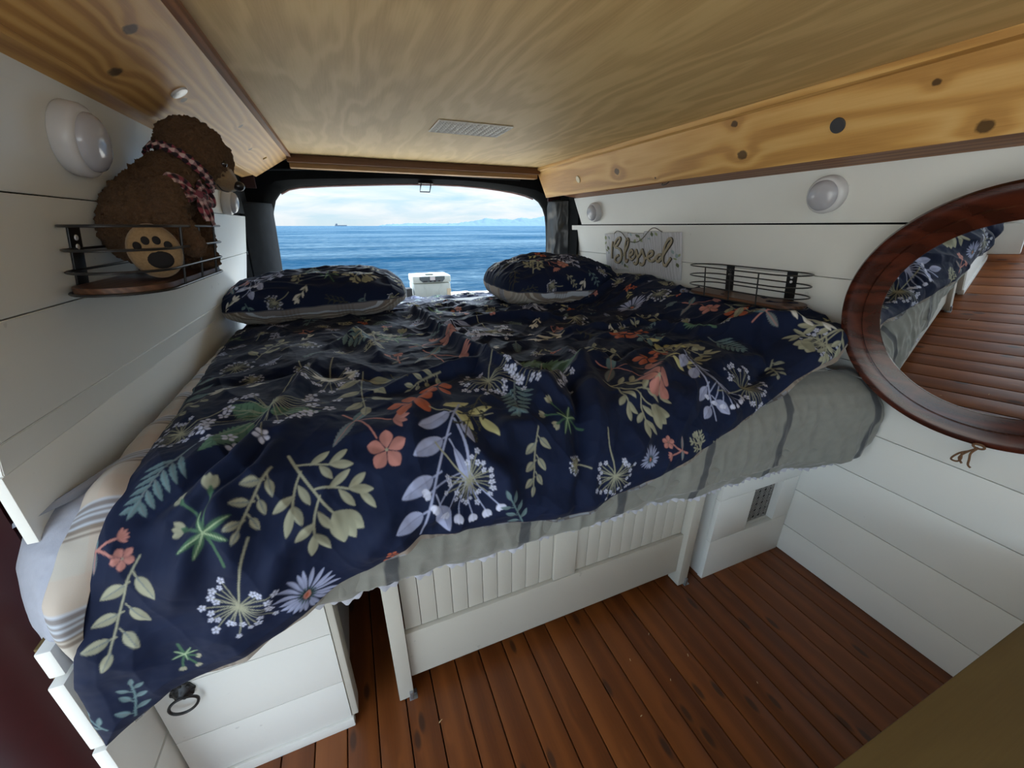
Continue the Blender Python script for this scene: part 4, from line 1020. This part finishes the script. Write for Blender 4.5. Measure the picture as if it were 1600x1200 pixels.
# underside layer following the hem a little behind it
uu = np.linspace(0.02, 1, 700)[None, :]; vv = np.linspace(0, 1, 40)[:, None]
Th = 0*uu+1.8
for it in range(4): Xh = left_at(Th)*(1-uu)+XR0*uu; Th = hem_at(Xh)
Tm = Th-.20+.207*vv+.004*np.sin(Xh*40); Xm = Xh+0*vv
Yb, zb_, nY, nZ = base_pt(Xm, Tm); w = wrinkle(Xm, Tm)-.010
Pm = np.stack([Xm, Yb+nY*w, zb_+nZ*w], -1)
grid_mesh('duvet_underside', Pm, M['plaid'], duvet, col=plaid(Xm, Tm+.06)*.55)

# ---------------------------------------------------------------- pillows
def pillow(c, hw, hd, th, yaw, tilt, seed, motifs, label, roll=0):
    nu = 240; u = np.linspace(-1, 1, nu)[None, :]; v = np.linspace(-1, 1, nu)[:, None]
    u = np.sign(u)*(1-(1-np.abs(u))**1.5); v = np.sign(v)*(1-(1-np.abs(v))**1.5)
    U = u+0*v; V = v+0*u
    x = hw*U*(1-.12*V**4); y = hd*V*(1-.04*(1-U**2)-.16*U**4)
    prof = ((1-np.abs(U)**2.6)*(1-np.abs(V)**2.6))**.48
    mr = Matrix.Translation(Vector(c)) @ Matrix.Rotation(yaw, 4, 'Z') @ Matrix.Rotation(tilt, 4, 'X') @ Matrix.Rotation(roll, 4, 'Y')
    R3 = np.array(mr.to_3x3()); t3 = np.array(mr.to_translation())
    e = .006*vnoise(U*4, V*4, seed)
    wr_ = (.014*fbm(U*2.2+seed, V*2.2, seed, 3)+.014*np.clip(1-np.abs(vnoise(U*5, V*2+seed, seed+3)*2.4), 0, 1)*np.abs(U)**1.5+.008*np.clip(1-np.abs(vnoise(U*3+9, V*6, seed+5)*2.2), 0, 1))*prof**.5
    t = empty('pillow', c); tag(t, label, 'pillow', 'floral pillows at the window end of the bed')
    c2 = Canvas(-hw*1.1, hw*1.1, -hd*1.1-.1, hd*1.1+.1, .0011, NAVY); r_ = random.Random(seed)
    for kd, a0, a1, b0, b1 in motifs: MOT[kd](c2, (a0, a1), (b0, b1), r_)
    for tries in range(500):
        xx, yy = r_.uniform(-hw, hw), r_.uniform(-hd-.05, hd+.05); a = r_.uniform(0, 6.28); L = r_.uniform(.07, .12)
        i = int((xx+math.cos(a)*L/2-c2.x0)/c2.res); j = int((yy+math.sin(a)*L/2-c2.y0)/c2.res); h = int(L*.5/c2.res)
        if not c2.occ[max(0, j-h):j+h, max(0, i-h):i+h].any(): MOT[r_.choice(['sprig', 'umbel', 'twig', 'fern', 'teal', 'umbel', 'lily'])](c2, (xx, yy), (xx+math.cos(a)*L, yy+math.sin(a)*L), r_)
    arc = np.cumsum(np.hypot(np.diff(y[:, nu//2]), np.diff(th*prof[:, nu//2])))
    arc = np.concatenate([[0], arc]); arc = (arc-arc[-1]/2)[:, None]+0*U
    for s, nm in ((1, 'floral_side'), (-1, 'plaid_side')):
        z = s*(th*(1.0 if s > 0 else .85)*prof+wr_)+e*(1-prof)
        P = np.stack([x, y, z], -1) @ R3.T+t3
        grid_mesh(nm, P, M['cloth'] if s > 0 else M['plaid'], t, col=c2.sample(x, arc) if s > 0 else plaid(x, y), flip=s < 0)
    b = MB(); pts = []
    k = [(0, j) for j in range(0, nu-1, 4)]+[(j, nu-1) for j in range(0, nu-1, 4)]+[(nu-1, j) for j in range(nu-1, 0, -4)]+[(j, 0) for j in range(nu-1, 0, -4)]
    pts = [tuple(R3 @ np.array([x[a, q], y[a, q], e[a, q]])+t3) for a, q in k]
    b.tube(pts, .0022, 6, closed=True); b.build('seam', plain('seam_thread', srgb(70, 72, 84), .9), t)
    return t
pillow((-.122, 1.815, .832), .338, .205, .096, math.radians(-2), math.radians(3), 5,
       [('white', -.12, .02, -.24, -.17), ('sprig', -.05, -.02, -.06, -.13), ('plant', .07, -.15, .03, -.03), ('fern', .0, .06, -.02, -.06), ('umbel', -.14, .10, -.12, .03), ('branch', .13, -.04, .20, -.16), ('umbel', .03, .10, .10, .04), ('coral', -.30, -.12, -.25, -.05)],
       'navy floral pillow with a plaid underside, against the left wall', roll=math.radians(-2))
pillow((.925, 1.735, .840), .335, .20, .122, math.radians(8), math.radians(4), 12,
       [('coral', -.15, -.06, -.05, -.12), ('orange', -.08, .0, -.06, .03), ('white', .06, .04, .0, -.14), ('twig', .12, .08, .14, -.05), ('plant', .24, -.14, .25, -.03), ('sprig', .2, .1, .3, .0), ('branch', -.22, -.15, -.17, -.05), ('umbel', -.2, .08, -.24, .0)],
       'navy floral pillow with a plaid underside, in front of the right rear pillar', roll=math.radians(2))

# ---------------------------------------------------------------- teddy bear
def blob(bm, c, r, sc_=(1, 1, 1), rotm=None, sub=3):
    m = Matrix.Translation(Vector(c)) @ (rotm or Matrix()) @ Matrix.Diagonal((*[r*s_ for s_ in sc_], 1))
    bmesh.ops.create_icosphere(bm, subdivisions=sub, radius=1, matrix=m)
def limb(bm, pts, rs, n=9):
    for k in range(len(pts)-1):
        a, c = Vector(pts[k]), Vector(pts[k+1])
        for j in range(n+1):
            q = j/n; blob(bm, a.lerp(c, q), rs[k]*(1-q)+rs[k+1]*q, sub=2)
k = NT('brown_curly_plush', .95, .05, (.1, .05, .02)); v = k.pos()
k.base(k.mix(k.noise(v, 160, 3, .7), srgb(62, 45, 33), srgb(122, 92, 67))); k.b.inputs['Sheen Weight'].default_value = .12; k.b.inputs['Sheen Tint'].default_value = (.75, .66, .58, 1); k.b.inputs['Sheen Roughness'].default_value = .5; k.bump(k.noise(v, 420, 3, .7), 1.0, .004); M['plush'] = k.m
k = NT('tan_short_plush', .9, .1); v = k.pos(); k.base(k.mix(k.noise(v, 300, 2), srgb(120, 96, 66), srgb(148, 122, 90))); k.b.inputs['Sheen Weight'].default_value = .3; k.bump(k.noise(v, 700, 2), .3, .0008); M['tanplush'] = k.m
BEAR = {'hip': (-0.3437, 0.985, 1.0922), 'belly': (-0.3439, 1.0, 1.1168), 'chest': (-0.3195, 1.07, 1.1727), 'neck': (-0.3001, 1.14, 1.2156), 'head': (-0.2786, 1.16, 1.2458), 'brow': (-0.2627, 1.2, 1.2421), 'arm1': [(-0.3014, 0.99, 1.1532), (-0.2934, 0.96, 1.1197), (-0.2761, 0.94, 1.0902), (-0.2666, 0.94, 1.0667)], 'arm2': [(-0.2955, 1.12, 1.1551), (-0.3052, 1.15, 1.1174), (-0.3007, 1.15, 1.0878), (-0.3001, 1.15, 1.0658)], 'leg1': [(-0.3388, 0.96, 1.0793), (-0.3257, 0.93, 1.0658), (-0.3154, 0.91, 1.0622), (-0.3079, 0.895, 1.0618)], 'leg2': [(-0.3427, 1.06, 1.0606), (-0.3218, 1.1, 1.0452), (-0.3083, 1.13, 1.0321)], 'muz0': (-0.2516, 1.165, 1.2131), 'muz1': (-0.2388, 1.185, 1.1987), 'muz2': (-0.2299, 1.205, 1.1901), 'nose': (-0.2126, 1.185, 1.1863), 'eye': (-0.2225, 1.135, 1.226), 'mouth': [(-0.2366, 1.1, 1.1826), (-0.232, 1.11, 1.1723), (-0.225, 1.13, 1.1701)], 'nk': (-0.3014, 1.125, 1.2067), 'nkaxis': (0.0499, 0.06, 0.071), 'bow': (-0.2632, 1.045, 1.1587), 'sole_n': (0.325, -1.045, -0.06)}
PAD = (.004, -.012, [(-.020, .010), (-.008, .018), (.006, .018), (.019, .010)])
bt = empty('teddy_bear', (-.36, 1.04, 1.012)); tag(bt, 'brown curly teddy bear with a checked neck bow, sitting on the left wire shelf', 'teddy bear')
bm = bmesh.new()
B = BEAR
blob(bm, B['hip'], .068, (1, 1.05, 1.0)); limb(bm, [B['hip'], B['belly'], B['chest'], B['neck']], [.066, .064, .055, .044])
blob(bm, B['head'], .069, (.95, 1.05, 1.0)); blob(bm, B['brow'], .050)
limb(bm, B['arm1'], [.034, .029, .026, .024]); limb(bm, B['arm2'], [.032, .028, .025, .024])
limb(bm, B['leg1'], [.046, .042, .040, .036]); limb(bm, B['leg2'], [.042, .038, .035])
me = bpy.data.meshes.new('bear_body'); bm.to_mesh(me); bm.free(); me.materials.append(M['plush'])
body = bpy.data.objects.new('bear_body', me); COL.objects.link(body); body.parent = bt; body.matrix_parent_inverse = Matrix.Translation(-bt.location)
md = body.modifiers.new('skin', 'REMESH'); md.mode = 'VOXEL'; md.voxel_size = .0028; md.use_smooth_shade = True
md = body.modifiers.new('soften', 'SMOOTH'); md.iterations = 8; md.factor = .6
tx = bpy.data.textures.new('curls', 'CLOUDS'); tx.noise_scale = .011; tx.noise_depth = 2; tx.noise_type = 'HARD_NOISE'
md = body.modifiers.new('curls', 'DISPLACE'); md.texture = tx; md.strength = .011; md.mid_level = .35; md.texture_coords = 'LOCAL'
tx2 = bpy.data.textures.new('fine_curls', 'CLOUDS'); tx2.noise_scale = .0045; tx2.noise_depth = 1
md = body.modifiers.new('fine', 'DISPLACE'); md.texture = tx2; md.strength = .006; md.mid_level = .5; md.texture_coords = 'LOCAL'
def soft(name, pieces, mat, parent, vox=.0022, it=4):
    bm = bmesh.new()
    for f in pieces: f(bm)
    me = bpy.data.meshes.new(name); bm.to_mesh(me); bm.free(); me.materials.append(mat)
    o = bpy.data.objects.new(name, me); COL.objects.link(o); o.parent = parent
    if parent.type == 'EMPTY': o.matrix_parent_inverse = Matrix.Translation(-parent.location)
    md = o.modifiers.new('skin', 'REMESH'); md.mode = 'VOXEL'; md.voxel_size = vox; md.use_smooth_shade = True
    md = o.modifiers.new('soften', 'SMOOTH'); md.iterations = it; md.factor = .5
    return o
muz = soft('muzzle', [lambda bm: limb(bm, [B['muz0'], B['muz1'], B['muz2']], [.036, .027, .015])], M['tanplush'], bt)
nose = soft('nose', [lambda bm: blob(bm, B['nose'], .0125, (1, 1.1, .85))], plain('black_nose', (.012, .010, .010), .3, .6), muz, .0012)
b = MB(); b.tube(smooth(B['mouth'], 5), .0012, 6); b.build('mouth_stitch', M['wire'], muz)
b = MB(); m_ = Matrix.Translation(B['eye']); b.lathe([(.0001, -.0075), (.005, -.006), (.0075, -.001), (.0068, .0038), (.0038, .0068), (.0001, .0075)], m_, 20); b.build('eye', plain('glossy_brown_eye', (.02, .008, .004), .06, .8), bt)
# soles and paw print
sc0 = Vector(B['leg1'][-1]); sd_ = Vector(B['sole_n']).normalized(); sm = Matrix.Translation(sc0+sd_*.028) @ sd_.to_track_quat('Z', 'Y').to_matrix().to_4x4()
b = MB(); b.lathe([(.0385, -.010), (.0385, .004), (.034, .010), (.024, .013), (.012, .0145), (.0005, .015)], sm @ Matrix.Diagonal((.93, 1.12, 1, 1)), 36); sole = b.build('foot_sole', M['tanplush'], bt)
def pad(x, y, rx, ry, name='paw_pad'):
    m_ = sm @ Matrix.Translation((x, y, .0135)) @ Matrix.Diagonal((rx, ry, .0022, 1)); b = MB(); b.lathe([(1, 0), (.9, .6), (.6, .95), (.001, 1.1)], m_, 20); return b.build(name, plain('black_paw_felt', (.012, .010, .010), .8, .2) if 'black_paw_felt' not in bpy.data.materials else bpy.data.materials['black_paw_felt'], sole)
pad(PAD[0], PAD[1], .0175, .0150)
for q in PAD[2]: pad(q[0], q[1], .0056, .0070)
# checked ribbon
def check(X, Y):
    c = np.empty(X.shape+(3,)); c[:] = np.array(srgb(40, 30, 38)); a = ((X/.016) % 1) < .45; d_ = ((Y/.016) % 1) < .45
    c[a] = srgb(140, 66, 78); c[d_] = srgb(150, 118, 122); c[a & d_] = srgb(208, 180, 178); return c
def ribbon(name, pts, wd, nrm_, parent):
    pts = np.array(smooth(pts, 10)); n = len(pts); tg = np.gradient(pts, axis=0); tg /= np.linalg.norm(tg, axis=1)[:, None]
    nr = np.array(nrm_ if np.ndim(nrm_[0]) else [nrm_]*n, float) if not callable(nrm_) else np.array([nrm_(p) for p in pts])
    s = np.cross(tg, nr); s /= np.linalg.norm(s, axis=1)[:, None]; v = np.linspace(-1, 1, 17)[:, None, None]
    wd = np.array(wd) if np.ndim(wd) else np.full(n, wd)
    wd = np.interp(np.linspace(0, 1, n), np.linspace(0, 1, len(wd)), wd)
    P = pts[None]+s[None]*v*wd[None, :, None]/2+nr[None]*(.0022*np.sin(v*5+np.arange(n)[None, :, None]*.5))
    L = np.concatenate([[0], np.cumsum(np.linalg.norm(np.diff(pts, axis=0), axis=1))]); X = L[None]+0*v[..., 0]; Y = v[..., 0]*wd[None]/2+.1
    return grid_mesh(name, P, M['plaid'], parent, col=check(X, Y), solid=.0016)
nc = Vector(B['nk']); ax_ = Vector(B['nkaxis']).normalized(); e1 = ax_.orthogonal().normalized(); e2 = ax_.cross(e1)
ring = [tuple(nc+e1*.0585*math.cos(a)+e2*.0585*math.sin(a)) for a in np.linspace(0, 2*math.pi, 30)]
col_ = ribbon('neck_ribbon', ring, .020, lambda p: (Vector(p)-nc-ax_*(Vector(p)-nc).dot(ax_)).normalized()[:], bt)
bw = Vector(B['bow'])
for nm, pts, wd in (('bow_loop', [(0, 0, 0), (-.012, -.020, .016), (-.020, -.038, .014), (-.014, -.040, -.004), (0, 0, -.002)], [.010, .026, .030, .026, .010]),
                    ('bow_loop', [(0, 0, 0), (.004, .024, .012), (.0, .046, .010), (.006, .044, -.008), (.0, 0, -.004)], [.010, .026, .030, .026, .010]),
                    ('bow_tail', [(0, 0, 0), (.004, -.010, -.018), (.008, -.016, -.040)], [.010, .020, .022]), ('bow_tail', [(0, 0, 0), (.006, .012, -.020), (.006, .020, -.046)], [.010, .020, .018])):
    ribbon(nm, [tuple(bw+Vector(p)*1.25) for p in pts], wd, (.9, -.35, .25), bt)
b = MB(); m_ = Matrix.Translation(bw+Vector((.003, 0, 0))); b.lathe([(.0001, -.008), (.006, -.006), (.008, 0), (.006, .006), (.0001, .008)], m_, 14); b.build('bow_knot', plain('dark_red_knot', srgb(120, 60, 72), .8, var=.3, scale=300), bt)

# ---------------------------------------------------------------- outside: ground, sea, mountains, ship, cool box
k = NT('pebbly_sand', .95, .1); v = k.pos(); vo = k.n('ShaderNodeTexVoronoi', None, Vector=v, Scale=18.0)
k.base(k.mix(k.noise(v, 3, 5), srgb(176, 164, 146), srgb(226, 216, 198))); k.bump(vo.outputs[0], .5, .02)
b = MB(); nx = 60; V = []
for i in range(nx+1):
    x = -60+120*i/nx; V += [(x, -40, -.62), (x, 2.0, -.60), (x, 10.4+.25*math.sin(x*.9)+.12*math.sin(x*2.3), -.60), (x, 13.5, -.95)]
F = [(i*4+j, (i+1)*4+j, (i+1)*4+j+1, i*4+j+1) for i in range(nx) for j in range(3)]
b.add(V, F, 0, True); tag(b.build('ground', k.m), kind='structure')
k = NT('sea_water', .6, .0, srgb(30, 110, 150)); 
tc = k.n('ShaderNodeTexCoord')
def mp(s_): 
    m_ = k.n('ShaderNodeMapping'); k.t.links.new(tc.outputs['Object'], m_.inputs[0]); m_.inputs['Scale'].default_value = s_; return m_.outputs[0]
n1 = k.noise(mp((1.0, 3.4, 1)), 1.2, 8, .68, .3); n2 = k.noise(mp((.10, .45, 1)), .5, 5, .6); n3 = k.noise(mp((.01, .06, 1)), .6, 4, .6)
k.base(k.mix(k.ramp(k.math('ADD', k.math('MULTIPLY', n1, .5), k.math('MULTIPLY_ADD', n2, .35, k.math('MULTIPLY', n3, .15))), [(.42, (0, 0, 0)), (.50, (.30, .30, .30)), (.58, (1, 1, 1))]), (.010, .045, .085), (.115, .175, .210)))  # pale wave glints and dark troughs are painted into the base colour
bp = k.n('ShaderNodeBump', None, Height=n1, Strength=.9, Distance=.35); bp2 = k.n('ShaderNodeBump', None, Height=n2, Strength=.8, Distance=1.6); k.t.links.new(bp.outputs[0], bp2.inputs['Normal'])
bp3 = k.n('ShaderNodeBump', None, Height=n3, Strength=.6, Distance=8.0); k.t.links.new(bp2.outputs[0], bp3.inputs['Normal']); k.t.links.new(bp3.outputs[0], k.b.inputs['Normal'])
b = MB(); ys = [10.2, 20, 60, 200, 1000, 5000, 30000]
for y in ys: b.v += [(-y*3-60, y, -.70), (y*3+60, y, -.70)]
for i in range(len(ys)-1): b.f.append((2*i, 2*i+1, 2*i+3, 2*i+2)); b.m.append(0); b.sm.append(False)
tag(b.build('sea', k.m), kind='structure')
mt = plain('haze_painted_mountain', (.10, .155, .20), 1, 0, var=.03, scale=.002)  # distance haze is put into the mountains' own pale blue colour
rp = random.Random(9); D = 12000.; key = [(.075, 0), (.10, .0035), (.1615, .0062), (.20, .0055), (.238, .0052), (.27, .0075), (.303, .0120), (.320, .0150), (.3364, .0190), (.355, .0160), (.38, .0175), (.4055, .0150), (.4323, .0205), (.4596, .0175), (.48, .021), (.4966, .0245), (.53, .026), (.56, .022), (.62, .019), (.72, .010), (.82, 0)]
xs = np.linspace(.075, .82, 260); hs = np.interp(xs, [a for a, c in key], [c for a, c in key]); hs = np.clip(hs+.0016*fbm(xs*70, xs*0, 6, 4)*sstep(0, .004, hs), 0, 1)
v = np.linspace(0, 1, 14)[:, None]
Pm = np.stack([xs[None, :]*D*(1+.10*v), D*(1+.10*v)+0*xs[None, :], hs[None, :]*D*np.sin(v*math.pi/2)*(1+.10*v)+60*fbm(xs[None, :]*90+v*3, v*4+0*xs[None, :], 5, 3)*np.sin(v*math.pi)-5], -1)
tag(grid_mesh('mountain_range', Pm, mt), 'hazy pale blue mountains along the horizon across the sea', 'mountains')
t = empty('cargo_ship', (-120., 5200., -.7)); tag(t, 'tiny grey cargo ship on the horizon at the left', 'ship')
sh = plain('hazy_grey_ship', (.06, .09, .13), .8)
b = MB(); b.prism([(-75, 5200, -1), (45, 5200, -1), (52, 5200, 10), (-82, 5200, 10)], (0, 16, 0)); b.build('hull', sh, t)
b = MB(); b.box((-72, 5201, 10), (-50, 5214, 24)); b.box((-60, 5203, 24), (-56, 5210, 31)); b.build('superstructure', sh, t)
t = empty('cool_box', (.566, 3.1, .565)); tag(t, 'pale grey plastic cool box with a latch panel, standing outside beyond the bed', 'cool box')
gp = plain('pale_grey_plastic', srgb(196, 204, 200), .5, .4)
b = MB(); b.cbox((.428, 3.0, .566), (.708, 3.22, .700), .012); b.build('body', gp, t)
b = MB(); b.cbox((.424, 2.996, .702), (.712, 3.225, .755), .012); b.build('lid', gp, t)
b = MB(); b.prism([(.474, 2.9945, .748), (.664, 2.9945, .748), (.664, 2.9945, .728), (.645, 2.9945, .708), (.497, 2.9945, .708), (.474, 2.9945, .728)], (0, .002, 0)); lp_ = b.build('latch_panel', plain('dark_grey_plastic', srgb(92, 100, 104), .5), t)
b = MB(); b.box((.552, 2.993, .722), (.590, 2.9944, .747)); b.build('label', plain('white_label', srgb(214, 206, 208), .5), lp_)
b = MB()
for x0, x1, z0, z1 in ((.500, .530, .712, .718), (.548, .562, .709, .720), (.580, .594, .709, .720), (.612, .628, .711, .719)): b.box((x0, 2.993, z0), (x1, 2.9944, z1))
b.build('slots', plain('dark_slot', (.02, .02, .025), .6), lp_)
for pts_ in ([(.50, 2.9985, .70), (.505, 2.9985, .67), (.525, 2.9985, .655), (.52, 2.9985, .62), (.505, 2.9985, .60), (.51, 2.9985, .575)], [(.64, 2.9985, .70), (.635, 2.9985, .67), (.615, 2.9985, .655), (.62, 2.9985, .62), (.635, 2.9985, .60), (.63, 2.9985, .575)]):
    b = MB(); b.tube(pts_, .0018, 6); b.build('moulded_rib', gp, t)
b = MB(); b.cbox((.525, 3.02, .756), (.585, 3.05, .768), .003); b.build('handle', plain('grey_plastic_handle', srgb(120, 126, 120), .5), t)
b = MB(); b.box((.677, 2.9975, .568), (.7075, 2.9995, .655)); b.build('side_sticker', plain('tan_sticker', srgb(214, 196, 168), .6), t)
o = MB(); o.cbox((.372, 3.0, .566), (.415, 3.08, .668), .006); tag(o.build('black_pouch', plain('black_fabric', srgb(58, 60, 62), .8)), 'small black pouch standing left of the grey cool box', 'pouch')
t = empty('folding_table', (.5, 3.1, -.6)); tag(t, 'white folding table outside the rear window carrying the cool box', 'table')
b = MB(); b.cbox((.25, 2.96, .545), (.95, 3.4, .565), .005); b.build('table_top', plain('white_table', srgb(226, 222, 212), .5), t)
for x in (.28, .92):
    for y in (2.99, 3.37): b = MB(); b.tube([(x, y, -.6), (x, y, .545)], .012, 8); b.build('leg', M['alu'], t)

# ---------------------------------------------------------------- daylight
w = bpy.data.worlds.new('sky'); sc.world = w; w.use_nodes = True; nt = w.node_tree; nt.nodes.clear()
k = NT.__new__(NT); k.t = nt; k.m = None
out = nt.nodes.new('ShaderNodeOutputWorld'); bg = nt.nodes.new('ShaderNodeBackground'); nt.links.new(bg.outputs[0], out.inputs[0])
tc = nt.nodes.new('ShaderNodeTexCoord'); g = tc.outputs['Generated']
sep = k.n('ShaderNodeSeparateXYZ'); nt.links.new(g, sep.inputs[0]); Z = sep.outputs[2]
zc = k.math('MAXIMUM', Z, .012)
cx = k.math('DIVIDE', sep.outputs[0], k.math('ADD', zc, .10)); cy = k.math('DIVIDE', sep.outputs[1], k.math('ADD', zc, .10))
cb = k.n('ShaderNodeCombineXYZ'); nt.links.new(cx, cb.inputs[0]); nt.links.new(cy, cb.inputs[1])
cl = k.noise(cb.outputs[0], .62, 7, .6, .5)
blue = k.ramp(Z, [(0, (.70, .86, .93)), (.06, (.50, .76, .92)), (.2, (.34, .60, .84)), (1, (.18, .38, .72))])
cov = k.ramp(cl, [(.34, (0, 0, 0)), (.60, (1, 1, 1))])
skyc = k.mix(cov, blue, (.90, .95, .98))
sd = k.n('ShaderNodeVectorMath', dict(operation='DOT_PRODUCT')); nt.links.new(g, sd.inputs[0]); sd.inputs[1].default_value = Vector(GLOWDIR).normalized()
glow = k.math('POWER', k.math('MAXIMUM', sd.outputs['Value'], 0), 3.0)
st = k.math('ADD', 1.0, k.math('MULTIPLY', glow, GLOW))
sd2 = k.n('ShaderNodeVectorMath', dict(operation='DOT_PRODUCT')); nt.links.new(g, sd2.inputs[0]); sd2.inputs[1].default_value = Vector(GLOWDIR2).normalized()
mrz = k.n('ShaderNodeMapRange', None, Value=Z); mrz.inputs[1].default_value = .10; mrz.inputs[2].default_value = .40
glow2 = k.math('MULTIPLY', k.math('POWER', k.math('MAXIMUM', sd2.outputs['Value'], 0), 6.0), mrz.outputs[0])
st = k.math('ADD', st, k.math('MULTIPLY', glow2, GLOW2)); st = k.math('ADD', st, k.math('MULTIPLY', k.math('MAXIMUM', k.math('MULTIPLY', sep.outputs[1], -1.0), 0), FRONT))  # rear and front sky brightness added as fill through the openings
up = k.math('MULTIPLY', k.math('MAXIMUM', Z, 0), ZEN); st = k.math('ADD', st, up)
tf = k.math('MINIMUM', k.math('MULTIPLY', k.math('SUBTRACT', st, 1.0), .45), 1.0)
tint = k.mix(tf, (1, 1, 1), (.98, .965, .965)); skyt = k.mix(1.0, skyc, tint, 'MULTIPLY')
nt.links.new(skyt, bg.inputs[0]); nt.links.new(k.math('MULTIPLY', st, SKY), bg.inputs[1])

sl = bpy.data.lights.new('sun', 'SUN'); so = bpy.data.objects.new('sun', sl); COL.objects.link(so); sl.energy = 2.0; sl.angle = math.radians(3); sl.color = (1, .95, .88)
so.rotation_euler = Vector((.12, -.62, .78)).to_track_quat('Z', 'Y').to_euler()
cam = bpy.data.cameras.new('camera'); co = bpy.data.objects.new('camera', cam); COL.objects.link(co)
cam.sensor_width = 36; cam.lens = 605/1600*36; cam.clip_start = .02; cam.clip_end = 60000
co.location = (0, 0, 1.1); co.rotation_euler = (math.radians(90-22.2084), 0, math.radians(-22.0736)); sc.camera = co
vs = sc.view_settings; vs.view_transform = 'Standard'; vs.look = 'None'; vs.exposure = EXPO; vs.gamma = 1; vs.use_curve_mapping = False
sc.cycles.max_bounces = 10; sc.cycles.diffuse_bounces = 6; sc.cycles.glossy_bounces = 5; sc.cycles.use_denoising = True
sc.cycles.sample_clamp_indirect = 8
